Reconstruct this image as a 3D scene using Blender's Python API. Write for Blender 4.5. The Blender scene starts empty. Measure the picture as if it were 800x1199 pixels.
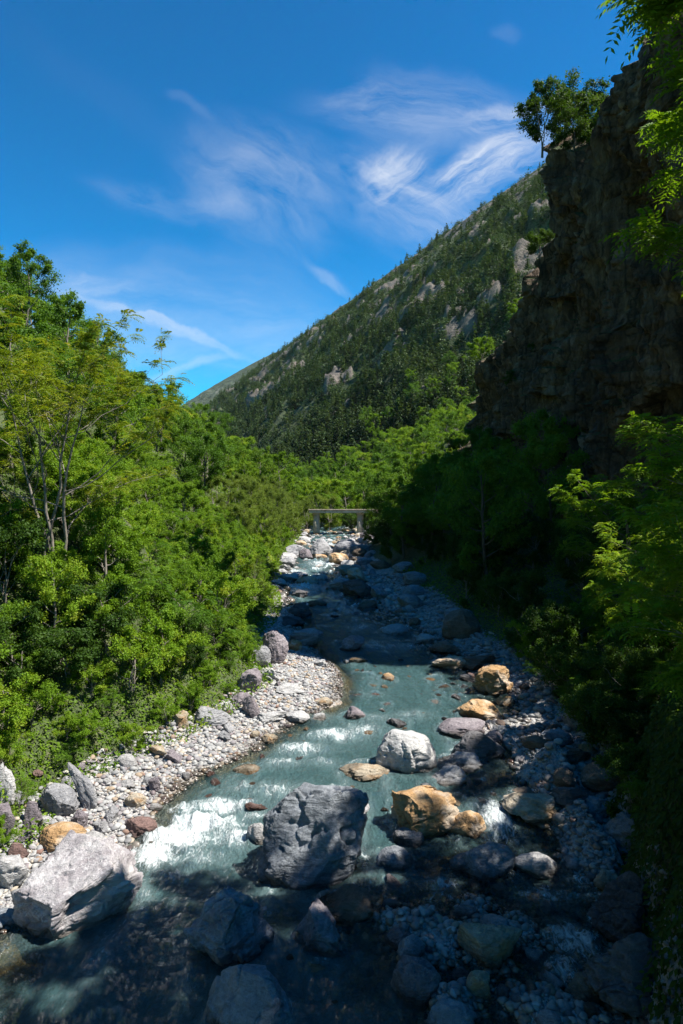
import bpy, bmesh, math, random
import numpy as np
from mathutils import Vector, Matrix, Euler

R_ = math.radians
rng = np.random.default_rng(7)
random.seed(7)
scene = bpy.context.scene
col = scene.collection

# ------------------------------------------------------------------ camera
CAM_H, PITCH, F = 9.0, R_(-1.5), 800.0
cam = bpy.data.cameras.new('camera')
cam.sensor_fit = 'VERTICAL'; cam.sensor_height = 36.0; cam.sensor_width = 24.0; cam.lens = 24.0
cam.clip_start = 0.1; cam.clip_end = 9000
cam_ob = bpy.data.objects.new('camera', cam); col.objects.link(cam_ob)
cam_ob.location = (0, 0, CAM_H); cam_ob.rotation_euler = (R_(90) + PITCH, 0, 0)
scene.camera = cam_ob

# ------------------------------------------------------------------ noise
def _h(ix, iy, iz, seed):
    h = (ix.astype(np.uint32) * np.uint32(374761393) + iy.astype(np.uint32) * np.uint32(668265263)
         + iz.astype(np.uint32) * np.uint32(2246822519) + np.uint32((seed * 3266489917) & 0xffffffff))
    h ^= h >> np.uint32(13); h *= np.uint32(1274126177); h ^= h >> np.uint32(16)
    h *= np.uint32(2654435761); h ^= h >> np.uint32(15)
    return (h & np.uint32(0xffff)).astype(np.float64) / 32767.5 - 1.0

def noise(p, seed=0):
    p = np.asarray(p, float); i = np.floor(p).astype(np.int64); f = p - i
    u = f * f * f * (f * (f * 6 - 15) + 10)
    x, y, z = i[..., 0], i[..., 1], i[..., 2]; ux, uy, uz = u[..., 0], u[..., 1], u[..., 2]
    def L(a, b, t): return a + (b - a) * t
    c = lambda a, b, d: _h(x + a, y + b, z + d, seed)
    return L(L(L(c(0,0,0), c(1,0,0), ux), L(c(0,1,0), c(1,1,0), ux), uy),
             L(L(c(0,0,1), c(1,0,1), ux), L(c(0,1,1), c(1,1,1), ux), uy), uz)

def fbm(p, octv=4, seed=0, gain=.5, ridged=False):
    p = np.asarray(p, float); a, s, t = 1.0, 0.0, 0.0
    for k in range(octv):
        n = noise(p, seed + k * 17)
        if ridged: n = 1 - 2 * np.abs(n)
        s = s + a * n; t += a; a *= gain
        p = p * 2.03 + 11.7
    return s / t

def sst(a, b, x):
    t = np.clip((x - a) / (b - a), 0, 1); return t * t * (3 - 2 * t)

def xyz(X, Y, Z=0): 
    X, Y = np.broadcast_arrays(np.asarray(X, float), np.asarray(Y, float)); Z = np.broadcast_to(Z, X.shape)
    return np.stack([X, Y, Z], -1)

# ------------------------------------------------------------------ valley layout
_wy = [-60, 0, 17.5, 19.5, 21, 24, 27, 40, 47, 60, 80, 100, 113, 130, 200, 300, 500, 900]
_ww = [-.6, -.1, 0, .36, .42, .5, .62, .75, .85, 1.2, 1.65, 2.1, 2.35, 3.2, 5, 9, 18, 40]
def WL(Y): return np.interp(Y, _wy, _ww)

def ray(px, py):
    a, b = (px - 400) / F, (599.5 - py) / F
    c, s = math.cos(PITCH), math.sin(PITCH)
    return a, c - b * s, s + b * c           # direction x, y, z
def ground_pt(px, py, lift=0.0):
    dx, dy, dz = ray(px, py); Y = 20.0
    for _ in range(60):
        k = (float(WL(Y)) + lift - CAM_H) / dz
        Y = .5 * Y + .5 * min(k * dy, 400)
    return dx * k, dy * k, k                   # X, Y, depth along the axis

_edge = [(1199, -60, 748), (1100, 0, 738), (1050, 90, 722), (1000, 160, 702), (950, 176, 684), (905, 236, 662),
         (880, 292, 642), (850, 346, 617), (815, 396, 590), (785, 392, 562), (765, 370, 532), (745, 350, 505),
         (715, 346, 452), (690, 332, 425), (660, 337, 404), (640, 350, 408), (628, 358, 432)]
_ey, _el, _er = [], [], []
for y, l, r in _edge:
    a = ground_pt(l, y); b = ground_pt(r, y); _ey.append(a[1]); _el.append(a[0]); _er.append(b[0])
_ey = [-60, 5] + _ey + [150, 260, 420]; _el = [-9, -7] + _el + [-9, -30, -90]; _er = [5.5, 5.5] + _er + [1, -18, -70]
_o = np.argsort(_ey); _ey = np.array(_ey)[_o]; _el = np.array(_el)[_o]; _er = np.array(_er)[_o]
def EL(Y): return np.interp(Y, _ey, _el)
def ER(Y): return np.interp(Y, _ey, _er)
def BL(Y): return np.interp(Y, [0, 12, 18, 22, 26, 30, 35, 41, 48, 55, 70, 100, 125, 160], [2.5, 2.5, 2.9, 2.5, 3.0, 3.5, 3.6, 2.0, 1.4, 1.0, .8, .8, 2, 3])
def BR(Y): return np.interp(Y, [0, 16, 20, 26, 33, 40, 48, 60, 80, 113, 150], [.2, .3, 1.4, 2.0, 2.2, 2.6, 4.4, 3.8, 2.6, 1.6, 2])
# gravel bars standing in the channel: (px, py, half width, half length, height over water)
_bars = [(ground_pt(470, 1085), 1.5, 1.9, .62), (ground_pt(415, 1065), 1.0, 1.0, .45), (ground_pt(330, 1075), .7, .6, .4),
         (ground_pt(455, 1010), 1.0, .8, .42), (ground_pt(520, 1165), 1.2, .9, .5), (ground_pt(500, 1115), 1.6, 1.3, .58), (ground_pt(545, 1065), 1.1, 1.0, .45), (ground_pt(445, 1150), .9, .9, .42), (ground_pt(610, 1085), .9, .9, .4), (ground_pt(600, 1180), 1.0, .9, .38), (ground_pt(640, 900), 1.2, 2.0, .5),
         (ground_pt(575, 860), 1.2, 1.4, .42), (ground_pt(690, 985), 1.0, 1.6, .5), (ground_pt(420, 934), .5, .6, .25),
         (ground_pt(640, 955), 1.1, 1.3, .3), (ground_pt(540, 1010), .9, .9, .35)]
def bars(X, Y):
    s = 0
    for (c, a, b, h) in _bars:
        s = np.maximum(s, h * np.exp(-(((X - c[0]) / a) ** 2 + ((Y - c[1]) / b) ** 2)))
    return s
def cliff_x(Y): return np.interp(Y, [30, 40, 60, 100, 135], [18.5, 18, 18, 17.5, 17.5])

def T(X, Y):
    X = np.asarray(X, float); Y = np.asarray(Y, float)
    w = WL(Y); l, r = EL(Y), ER(Y); n1 = fbm(xyz(X * .55, Y * .55), 3, 3); n2 = fbm(xyz(X * 2.1, Y * 2.1), 2, 5)
    l = l + n1 * .7; r = r + n1 * .6
    dl, dr = l - X, X - r
    inside = np.minimum(-dl, -dr)
    t = np.clip((X - l) / np.maximum(r - l, .1), 0, 1)
    dep = (1.05 - .66 * sst(.45, .8, t)) * sst(0, 1.8, inside) * np.where(Y > 62, .6, 1)
    z = w - dep * (1 + .35 * n1) + .05 * n2
    z = z + bars(X, Y) * 1.25 * (1 + .3 * n2)
    # left
    b = BL(Y); e = np.maximum(dl - b, 0); d0 = np.clip(dl, 0, b)
    s = np.interp(Y, [30, 60, 85, 110, 200, 320], [.93, .90, .80, .72, .50, .4])
    hill = np.where(e < 3, 1.05 * e, 3.15 + s * (e - 3))
    hill = 75 * np.tanh(hill / 75) if False else np.where(hill > 62, 62 + 30 * np.tanh((hill - 62) / 60), hill)
    zl = w + .17 * d0 + .06 * n2 * sst(0, .6, dl) + hill + n1 * np.clip(e * .12, 0, 1.6)
    # right
    br = BR(Y); e2 = np.maximum(dr - br, 0); d1 = np.clip(dr, 0, br)
    steep = np.interp(Y, [14, 17.5, 21, 30], [3.2, 2.6, .75, .55])
    top = np.interp(Y, [14, 17.5, 21, 30], [4.2, 3.6, 2.0, 1.6])
    k = top / steep
    rise = np.where(e2 < k, steep * e2, top + (e2 - k) * np.interp(Y, [20, 30, 60, 130, 220, 400], [.75, .5, .45, .45, .5, .35]))
    rise = np.where(rise > 40, 40 + 20 * np.tanh((rise - 40) / 40), rise)
    zr = w + .16 * d1 + .07 * n2 * sst(0, .6, dr) + rise + n1 * np.clip(e2 * .15, 0, 1.2)
    z = np.where(dl > 0, zl, np.where(dr > 0, zr, z))
    return z
def Tz(x, y): return float(T(np.array([x]), np.array([y]))[0])

# ------------------------------------------------------------------ materials
def mat(name):
    m = bpy.data.materials.new(name); m.use_nodes = True
    nt = m.node_tree; nt.nodes.clear()
    return m, nt, nt.nodes, nt.links
def N(nodes, t, **kw):
    n = nodes.new(t)
    for k, v in kw.items():
        if k.startswith('i_'):
            key = k[2:]; key = int(key) if key.isdigit() else key.replace('_', ' ')
            n.inputs[key].default_value = v
        else: setattr(n, k, v)
    return n
def ramp(nodes, stops, interp='LINEAR'):
    n = nodes.new('ShaderNodeValToRGB'); cr = n.color_ramp; cr.interpolation = interp
    while len(cr.elements) < len(stops): cr.elements.new(.5)
    for e, (p, c) in zip(cr.elements, stops): e.position = p; e.color = (*c, 1) if len(c) == 3 else c
    return n
def mix(nodes, links, a, b, fac, blend='MIX'):
    n = nodes.new('ShaderNodeMix'); n.data_type = 'RGBA'; n.blend_type = blend
    for v, i in ((fac, 0), (a, 6), (b, 7)):
        if isinstance(v, bpy.types.NodeSocket): links.new(v, n.inputs[i])
        elif i == 0: n.inputs[i].default_value = v
        else: n.inputs[i].default_value = (*v, 1)
    return n.outputs[2]
def math_(nodes, links, op, a, b=None, clamp=False):
    n = nodes.new('ShaderNodeMath'); n.operation = op; n.use_clamp = clamp
    for i, v in enumerate((a, b)):
        if v is None: continue
        if isinstance(v, bpy.types.NodeSocket): links.new(v, n.inputs[i])
        else: n.inputs[i].default_value = v
    return n.outputs[0]

def leaf_mat(name, dark, light, warm, trans=.45):
    m, nt, nd, lk = mat(name)
    at = N(nd, 'ShaderNodeAttribute', attribute_name='tint'); oi = N(nd, 'ShaderNodeObjectInfo')
    f = math_(nd, lk, 'ADD', math_(nd, lk, 'MULTIPLY', at.outputs['Fac'], .62), math_(nd, lk, 'MULTIPLY', oi.outputs['Random'], .38))
    r = ramp(nd, [(0.0, dark), (.6, light), (1.0, warm)]); lk.new(f, r.inputs[0])
    p = N(nd, 'ShaderNodeBsdfPrincipled', i_Roughness=.55); p.inputs['Specular IOR Level'].default_value = .18
    lk.new(r.outputs[0], p.inputs['Base Color'])
    tr = N(nd, 'ShaderNodeBsdfTranslucent')
    tc = mix(nd, lk, r.outputs[0], (1.35, 1.25, .45), 1.0, 'MULTIPLY'); lk.new(tc, tr.inputs['Color'])
    ms = N(nd, 'ShaderNodeMixShader', i_0=trans); lk.new(p.outputs[0], ms.inputs[1]); lk.new(tr.outputs[0], ms.inputs[2])
    o = N(nd, 'ShaderNodeOutputMaterial'); lk.new(ms.outputs[0], o.inputs[0])
    return m
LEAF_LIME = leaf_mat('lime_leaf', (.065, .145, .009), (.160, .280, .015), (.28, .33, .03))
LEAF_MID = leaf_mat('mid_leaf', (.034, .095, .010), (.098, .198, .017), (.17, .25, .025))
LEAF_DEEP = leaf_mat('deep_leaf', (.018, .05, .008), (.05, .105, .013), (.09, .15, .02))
LEAF_ASH = leaf_mat('pinnate_leaf', (.055, .10, .008), (.145, .21, .014), (.31, .29, .05), .42)
LEAF_WILLOW = leaf_mat('willow_leaf', (.06, .105, .016), (.14, .205, .03), (.21, .27, .05))
LEAF_FIR = leaf_mat('fir_needle', (.016, .040, .016), (.040, .080, .030), (.078, .120, .042), .22)
LEAF_PINE = leaf_mat('forest_needle', (.018, .042, .016), (.046, .085, .030), (.095, .135, .046), .22)
LEAF_GRASS = leaf_mat('ground_leaf', (.055, .12, .009), (.145, .245, .016), (.28, .29, .04))

def bark_mat(name, a, b):
    m, nt, nd, lk = mat(name)
    tc = N(nd, 'ShaderNodeTexCoord'); mp = N(nd, 'ShaderNodeMapping'); mp.inputs['Scale'].default_value = (9, 9, 2)
    lk.new(tc.outputs['Object'], mp.inputs[0]); n = N(nd, 'ShaderNodeTexNoise', i_Scale=2.0, i_Detail=6.0); lk.new(mp.outputs[0], n.inputs[0])
    r = ramp(nd, [(.3, a), (.7, b)]); lk.new(n.outputs[0], r.inputs[0])
    p = N(nd, 'ShaderNodeBsdfPrincipled', i_Roughness=.9); lk.new(r.outputs[0], p.inputs['Base Color'])
    bp = N(nd, 'ShaderNodeBump', i_Strength=.6, i_Distance=.03); lk.new(n.outputs[0], bp.inputs['Height']); lk.new(bp.outputs[0], p.inputs['Normal'])
    o = N(nd, 'ShaderNodeOutputMaterial'); lk.new(p.outputs[0], o.inputs[0]); return m
BARK = bark_mat('grey_bark', (.10, .085, .07), (.26, .23, .19))
BARK_D = bark_mat('dark_bark', (.05, .04, .03), (.13, .105, .08))

def rock_mat(name, a, b, c, vein=.35, stain=None, band=.0):
    """a dark, b main, c pale; wet and darker close above the water line of the object's own water level."""
    m, nt, nd, lk = mat(name)
    tc = N(nd, 'ShaderNodeTexCoord'); geo = N(nd, 'ShaderNodeNewGeometry'); oi = N(nd, 'ShaderNodeObjectInfo')
    pos = geo.outputs['Position']
    a, b, c = (tuple(x * .80 for x in q) for q in (a, b, c))
    n1 = N(nd, 'ShaderNodeTexNoise', i_Scale=1.3, i_Detail=8.0, i_Roughness=.62, i_Distortion=.4); lk.new(pos, n1.inputs[0])
    n2 = N(nd, 'ShaderNodeTexNoise', i_Scale=9.0, i_Detail=8.0, i_Roughness=.7); lk.new(pos, n2.inputs[0])
    mp = N(nd, 'ShaderNodeMapping'); mp.inputs['Rotation'].default_value = (.5, .9, .3); mp.inputs['Scale'].default_value = (1, 1, 5)
    lk.new(tc.outputs['Object'], mp.inputs[0])
    n3 = N(nd, 'ShaderNodeTexNoise', i_Scale=3.2, i_Detail=7.0, i_Roughness=.65, i_Distortion=.8); lk.new(mp.outputs[0], n3.inputs[0])
    f = math_(nd, lk, 'ADD', math_(nd, lk, 'MULTIPLY', n1.outputs[0], .55), math_(nd, lk, 'MULTIPLY', n3.outputs[0], .45))
    f = math_(nd, lk, 'ADD', f, math_(nd, lk, 'MULTIPLY', math_(nd, lk, 'SUBTRACT', oi.outputs['Random'], .5), .12))
    r = ramp(nd, [(.32, a), (.5, b), (.68, c)]); lk.new(f, r.inputs[0])
    c1 = mix(nd, lk, r.outputs[0], n2.outputs[0], .75, 'OVERLAY')
    n5 = N(nd, 'ShaderNodeTexNoise', i_Scale=34.0, i_Detail=5.0, i_Roughness=.7); lk.new(pos, n5.inputs[0])
    c1 = mix(nd, lk, c1, n5.outputs[0], .45, 'OVERLAY')
    # thin pale veins
    v = N(nd, 'ShaderNodeTexVoronoi', feature='DISTANCE_TO_EDGE', i_Scale=1.5); 
    w3 = N(nd, 'ShaderNodeVectorMath', operation='ADD'); sc = N(nd, 'ShaderNodeVectorMath', operation='SCALE'); sc.inputs['Scale'].default_value = .45
    lk.new(n2.outputs['Color'], sc.inputs[0]); lk.new(mp.outputs[0], w3.inputs[0]); lk.new(sc.outputs[0], w3.inputs[1]); lk.new(w3.outputs[0], v.inputs[0])
    vr = ramp(nd, [(0, (1, 1, 1)), (.035, (0, 0, 0))]); lk.new(v.outputs[0], vr.inputs[0])
    c1 = mix(nd, lk, c1, tuple(min(1, x * 1.35) for x in c), math_(nd, lk, 'MULTIPLY', vr.outputs[0], vein))
    if stain:
        n4 = N(nd, 'ShaderNodeTexNoise', i_Scale=1.9, i_Detail=5.0); lk.new(tc.outputs['Object'], n4.inputs[0])
        sr = ramp(nd, [(.5, (0, 0, 0)), (.62, (1, 1, 1))]); lk.new(n4.outputs[0], sr.inputs[0])
        c1 = mix(nd, lk, c1, stain, math_(nd, lk, 'MULTIPLY', sr.outputs[0], .7))
    at = N(nd, 'ShaderNodeAttribute', attribute_type='OBJECT', attribute_name='water_level')
    sx = N(nd, 'ShaderNodeSeparateXYZ'); lk.new(pos, sx.inputs[0])
    hgt = math_(nd, lk, 'SUBTRACT', sx.outputs[2], at.outputs['Fac'])
    hgt = math_(nd, lk, 'ADD', hgt, math_(nd, lk, 'MULTIPLY', math_(nd, lk, 'SUBTRACT', n1.outputs[0], .5), .5))
    wet = N(nd, 'ShaderNodeMapRange', i_1=.08, i_2=.24, i_3=1.0, i_4=0.0); lk.new(hgt, wet.inputs[0])
    c2 = mix(nd, lk, c1, (.36, .33, .29), math_(nd, lk, 'MULTIPLY', wet.outputs[0], 1.0), 'MULTIPLY')
    p = N(nd, 'ShaderNodeBsdfPrincipled'); lk.new(c2, p.inputs['Base Color'])
    ro = N(nd, 'ShaderNodeMapRange', i_3=.82, i_4=.18); lk.new(wet.outputs[0], ro.inputs[0]); lk.new(ro.outputs[0], p.inputs['Roughness'])
    hb = math_(nd, lk, 'ADD', math_(nd, lk, 'ADD', n2.outputs[0], math_(nd, lk, 'MULTIPLY', n5.outputs[0], .3)), math_(nd, lk, 'MULTIPLY', n3.outputs[0], 1.3))
    bp = N(nd, 'ShaderNodeBump', i_Strength=.9, i_Distance=.09); lk.new(hb, bp.inputs['Height']); lk.new(bp.outputs[0], p.inputs['Normal'])
    o = N(nd, 'ShaderNodeOutputMaterial'); lk.new(p.outputs[0], o.inputs[0]); return m
RK = {
 'grey': rock_mat('grey_rock', (.15, .15, .16), (.29, .29, .30), (.44, .43, .43)),
 'pale': rock_mat('pale_rock', (.30, .29, .29), (.47, .46, .45), (.62, .61, .59), .25),
 'purple': rock_mat('purple_rock', (.12, .10, .115), (.235, .20, .215), (.38, .34, .35)),
 'red': rock_mat('red_rock', (.13, .075, .065), (.23, .14, .12), (.34, .23, .2), .15),
 'orange': rock_mat('orange_rock', (.22, .12, .05), (.46, .27, .115), (.58, .40, .22), .3, (.50, .44, .36)),
 'tan': rock_mat('tan_rock', (.27, .22, .15), (.44, .37, .27), (.58, .51, .41), .3, (.42, .24, .10)),
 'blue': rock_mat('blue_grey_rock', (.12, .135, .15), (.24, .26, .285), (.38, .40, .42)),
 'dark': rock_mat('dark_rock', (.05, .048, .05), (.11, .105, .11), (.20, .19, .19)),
 'brown': rock_mat('brown_rock', (.08, .055, .04), (.16, .115, .08), (.26, .2, .15)),
 'slab': rock_mat('layered_slab_rock', (.20, .17, .18), (.38, .35, .36), (.66, .64, .635), .45, (.52, .50, .48)),
}

def terrain_mat():
    m, nt, nd, lk = mat('valley_ground')
    geo = N(nd, 'ShaderNodeNewGeometry'); pos = geo.outputs['Position']
    v = N(nd, 'ShaderNodeTexVoronoi', i_Scale=6.0); lk.new(pos, v.inputs[0])
    v2 = N(nd, 'ShaderNodeTexVoronoi', i_Scale=17.0); lk.new(pos, v2.inputs[0])
    sep = N(nd, 'ShaderNodeSeparateColor'); lk.new(v.outputs['Color'], sep.inputs[0])
    st = ramp(nd, [(0, (.16, .155, .15)), (.3, (.28, .275, .265)), (.55, (.38, .37, .355)), (.7, (.24, .20, .19)), (.85, (.42, .41, .39)), (1, (.33, .25, .17))]); lk.new(sep.outputs[0], st.inputs[0])
    sep2 = N(nd, 'ShaderNodeSeparateColor'); lk.new(v2.outputs['Color'], sep2.inputs[0])
    st2 = ramp(nd, [(0, (.15, .15, .15)), (.5, (.34, .33, .32)), (1, (.42, .39, .35))]); lk.new(sep2.outputs[0], st2.inputs[0])
    c = mix(nd, lk, st.outputs[0], st2.outputs[0], .5)
    nz = N(nd, 'ShaderNodeTexNoise', i_Scale=.8, i_Detail=5.0); lk.new(pos, nz.inputs[0])
    # bed: golden brown algae-coated stones
    bed = N(nd, 'ShaderNodeAttribute', attribute_name='bed')
    br = ramp(nd, [(.35, (.60, .50, .36)), (.6, (.85, .50, .17))]); lk.new(nz.outputs[0], br.inputs[0])
    cb = mix(nd, lk, c, br.outputs[0], 1.0, 'MULTIPLY')
    c = mix(nd, lk, c, cb, bed.outputs['Fac'])
    veg = N(nd, 'ShaderNodeAttribute', attribute_name='veg')
    n3 = N(nd, 'ShaderNodeTexNoise', i_Scale=2.2, i_Detail=8.0, i_Roughness=.7); lk.new(pos, n3.inputs[0])
    vr = ramp(nd, [(.3, (.03, .035, .012)), (.5, (.05, .075, .018)), (.7, (.10, .09, .045))]); lk.new(n3.outputs[0], vr.inputs[0])
    vf = math_(nd, lk, 'ADD', veg.outputs['Fac'], math_(nd, lk, 'MULTIPLY', math_(nd, lk, 'SUBTRACT', n3.outputs[0], .5), 1.4))
    vf = N(nd, 'ShaderNodeMapRange', i_1=.4, i_2=.6); lk.new(math_(nd, lk, 'ADD', veg.outputs['Fac'], math_(nd, lk, 'MULTIPLY', math_(nd, lk, 'SUBTRACT', n3.outputs[0], .5), .9)), vf.inputs[0])
    c = mix(nd, lk, c, vr.outputs[0], vf.outputs[0])
    p = N(nd, 'ShaderNodeBsdfPrincipled', i_Roughness=.85); lk.new(c, p.inputs['Base Color'])
    hb = math_(nd, lk, 'ADD', math_(nd, lk, 'MULTIPLY', v.outputs['Distance'], -1.0), math_(nd, lk, 'MULTIPLY', v2.outputs['Distance'], -.5))
    bp = N(nd, 'ShaderNodeBump', i_Strength=.9, i_Distance=.12); lk.new(hb, bp.inputs['Height']); lk.new(bp.outputs[0], p.inputs['Normal'])
    o = N(nd, 'ShaderNodeOutputMaterial'); lk.new(p.outputs[0], o.inputs[0]); return m

def water_mat():
    m, nt, nd, lk = mat('river_water')
    geo = N(nd, 'ShaderNodeNewGeometry'); pos = geo.outputs['Position']
    mp = N(nd, 'ShaderNodeMapping'); mp.inputs['Scale'].default_value = (1.5, .7, 1); lk.new(pos, mp.inputs[0])
    n1 = N(nd, 'ShaderNodeTexNoise', i_Scale=2.2, i_Detail=6.0, i_Roughness=.6, i_Distortion=1.2); lk.new(mp.outputs[0], n1.inputs[0])
    n2 = N(nd, 'ShaderNodeTexNoise', i_Scale=6.5, i_Detail=5.0, i_Roughness=.65, i_Distortion=1.5); lk.new(mp.outputs[0], n2.inputs[0])
    hb = math_(nd, lk, 'ADD', n1.outputs[0], math_(nd, lk, 'MULTIPLY', n2.outputs[0], .7))
    bp = N(nd, 'ShaderNodeBump', i_Strength=1.0, i_Distance=.24); lk.new(hb, bp.inputs['Height'])
    dep = N(nd, 'ShaderNodeAttribute', attribute_name='depth'); foam = N(nd, 'ShaderNodeAttribute', attribute_name='foam')
    tr = N(nd, 'ShaderNodeBsdfTransparent'); tr.inputs[0].default_value = (.82, .92, .88, 1)
    df = N(nd, 'ShaderNodeBsdfDiffuse'); mk = mix(nd, lk, (.062, .128, .132), (.42, .54, .55), math_(nd, lk, 'MULTIPLY', foam.outputs['Fac'], .55, True)); lk.new(mk, df.inputs[0]); lk.new(bp.outputs[0], df.inputs['Normal'])
    tf = N(nd, 'ShaderNodeMapRange', i_1=.05, i_2=.75, i_3=.05, i_4=.86); lk.new(dep.outputs['Fac'], tf.inputs[0])
    n0 = N(nd, 'ShaderNodeTexNoise', i_Scale=.9, i_Detail=5.0, i_Roughness=.6, i_Distortion=1.0); lk.new(mp.outputs[0], n0.inputs[0])
    tfn = math_(nd, lk, 'ADD', tf.outputs[0], math_(nd, lk, 'MULTIPLY', math_(nd, lk, 'SUBTRACT', math_(nd, lk, 'ADD', math_(nd, lk, 'MULTIPLY', n0.outputs[0], .6), math_(nd, lk, 'MULTIPLY', n2.outputs[0], .4)), .5), .14), True)
    m1 = N(nd, 'ShaderNodeMixShader'); lk.new(tfn, m1.inputs[0]); lk.new(tr.outputs[0], m1.inputs[1]); lk.new(df.outputs[0], m1.inputs[2])
    gl = N(nd, 'ShaderNodeBsdfGlossy', i_Roughness=.06); lk.new(bp.outputs[0], gl.inputs['Normal'])
    fr = N(nd, 'ShaderNodeFresnel', i_IOR=1.33); lk.new(bp.outputs[0], fr.inputs['Normal'])
    m2 = N(nd, 'ShaderNodeMixShader'); lk.new(fr.outputs[0], m2.inputs[0]); lk.new(m1.outputs[0], m2.inputs[1]); lk.new(gl.outputs[0], m2.inputs[2])
    # foam: broken up by stretched noise
    mp2 = N(nd, 'ShaderNodeMapping'); mp2.inputs['Scale'].default_value = (2.2, 1.0, 1); lk.new(pos, mp2.inputs[0])
    n3 = N(nd, 'ShaderNodeTexNoise', i_Scale=3.4, i_Detail=9.0, i_Roughness=.68, i_Distortion=1.4); lk.new(mp2.outputs[0], n3.inputs[0])
    ff = math_(nd, lk, 'ADD', foam.outputs['Fac'], math_(nd, lk, 'MULTIPLY', math_(nd, lk, 'SUBTRACT', n3.outputs[0], .5), 2.3))
    fm = N(nd, 'ShaderNodeMapRange', i_1=.52, i_2=1.05, i_3=0, i_4=.92); fm.clamp = True; lk.new(ff, fm.inputs[0])
    fmm = math_(nd, lk, 'MULTIPLY', fm.outputs[0], math_(nd, lk, 'MULTIPLY', foam.outputs['Fac'], 3.0, True))
    fd = N(nd, 'ShaderNodeBsdfDiffuse'); fd.inputs[0].default_value = (.78, .83, .83, 1); lk.new(bp.outputs[0], fd.inputs['Normal'])
    m3 = N(nd, 'ShaderNodeMixShader'); lk.new(fmm, m3.inputs[0]); lk.new(m2.outputs[0], m3.inputs[1]); lk.new(fd.outputs[0], m3.inputs[2])
    o = N(nd, 'ShaderNodeOutputMaterial'); lk.new(m3.outputs[0], o.inputs[0]); return m

def cliff_mat():
    m, nt, nd, lk = mat('cliff_rock')
    geo = N(nd, 'ShaderNodeNewGeometry'); pos = geo.outputs['Position']
    mp = N(nd, 'ShaderNodeMapping'); mp.inputs['Scale'].default_value = (.5, .55, .09); lk.new(pos, mp.inputs[0])
    n1 = N(nd, 'ShaderNodeTexNoise', i_Scale=1.6, i_Detail=8.0, i_Roughness=.65, i_Distortion=.6); lk.new(mp.outputs[0], n1.inputs[0])
    n2 = N(nd, 'ShaderNodeTexNoise', i_Scale=.9, i_Detail=9.0, i_Roughness=.68); lk.new(pos, n2.inputs[0])
    f = math_(nd, lk, 'ADD', math_(nd, lk, 'MULTIPLY', n1.outputs[0], .6), math_(nd, lk, 'MULTIPLY', n2.outputs[0], .4))
    r = ramp(nd, [(.36, (.028, .017, .010)), (.46, (.105, .066, .038)), (.54, (.19, .125, .075)), (.65, (.36, .265, .18))]); lk.new(f, r.inputs[0])
    mc = N(nd, 'ShaderNodeMapping'); mc.inputs['Scale'].default_value = (.8, .8, .22); lk.new(pos, mc.inputs[0])
    wv = N(nd, 'ShaderNodeVectorMath', operation='MULTIPLY_ADD'); wv.inputs[1].default_value = (.5, .5, .5); lk.new(n2.outputs['Color'], wv.inputs[0]); lk.new(mc.outputs[0], wv.inputs[2])
    vc = N(nd, 'ShaderNodeTexVoronoi', feature='DISTANCE_TO_EDGE', i_Scale=1.0); lk.new(wv.outputs[0], vc.inputs[0])
    vc2 = N(nd, 'ShaderNodeTexVoronoi', feature='DISTANCE_TO_EDGE', i_Scale=3.2); lk.new(wv.outputs[0], vc2.inputs[0])
    ck = N(nd, 'ShaderNodeMapRange', i_1=0.0, i_2=.06, i_3=.35, i_4=1.0); lk.new(vc.outputs[0], ck.inputs[0])
    rk_ = mix(nd, lk, r.outputs[0], ck.outputs[0], 1.0, 'MULTIPLY')
    # mossy and grassy where it is not steep
    sx = N(nd, 'ShaderNodeSeparateXYZ'); lk.new(geo.outputs['Normal'], sx.inputs[0])
    n3 = N(nd, 'ShaderNodeTexNoise', i_Scale=.5, i_Detail=6.0); lk.new(pos, n3.inputs[0])
    gf = N(nd, 'ShaderNodeMapRange', i_1=.55, i_2=.8); lk.new(math_(nd, lk, 'ADD', sx.outputs[2], math_(nd, lk, 'MULTIPLY', math_(nd, lk, 'SUBTRACT', n3.outputs[0], .5), .9)), gf.inputs[0])
    c = mix(nd, lk, rk_, (.055, .075, .02), gf.outputs[0])
    p = N(nd, 'ShaderNodeBsdfPrincipled', i_Roughness=.9); lk.new(c, p.inputs['Base Color'])
    bp = N(nd, 'ShaderNodeBump', i_Strength=.9, i_Distance=.5); lk.new(math_(nd, lk, 'ADD', math_(nd, lk, 'ADD', n2.outputs[0], n1.outputs[0]), math_(nd, lk, 'ADD', math_(nd, lk, 'MINIMUM', math_(nd, lk, 'MULTIPLY', vc.outputs[0], 3.0), .5), math_(nd, lk, 'MINIMUM', math_(nd, lk, 'MULTIPLY', vc2.outputs[0], 1.5), .2))), bp.inputs['Height']); lk.new(bp.outputs[0], p.inputs['Normal'])
    o = N(nd, 'ShaderNodeOutputMaterial'); lk.new(p.outputs[0], o.inputs[0]); return m

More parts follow.
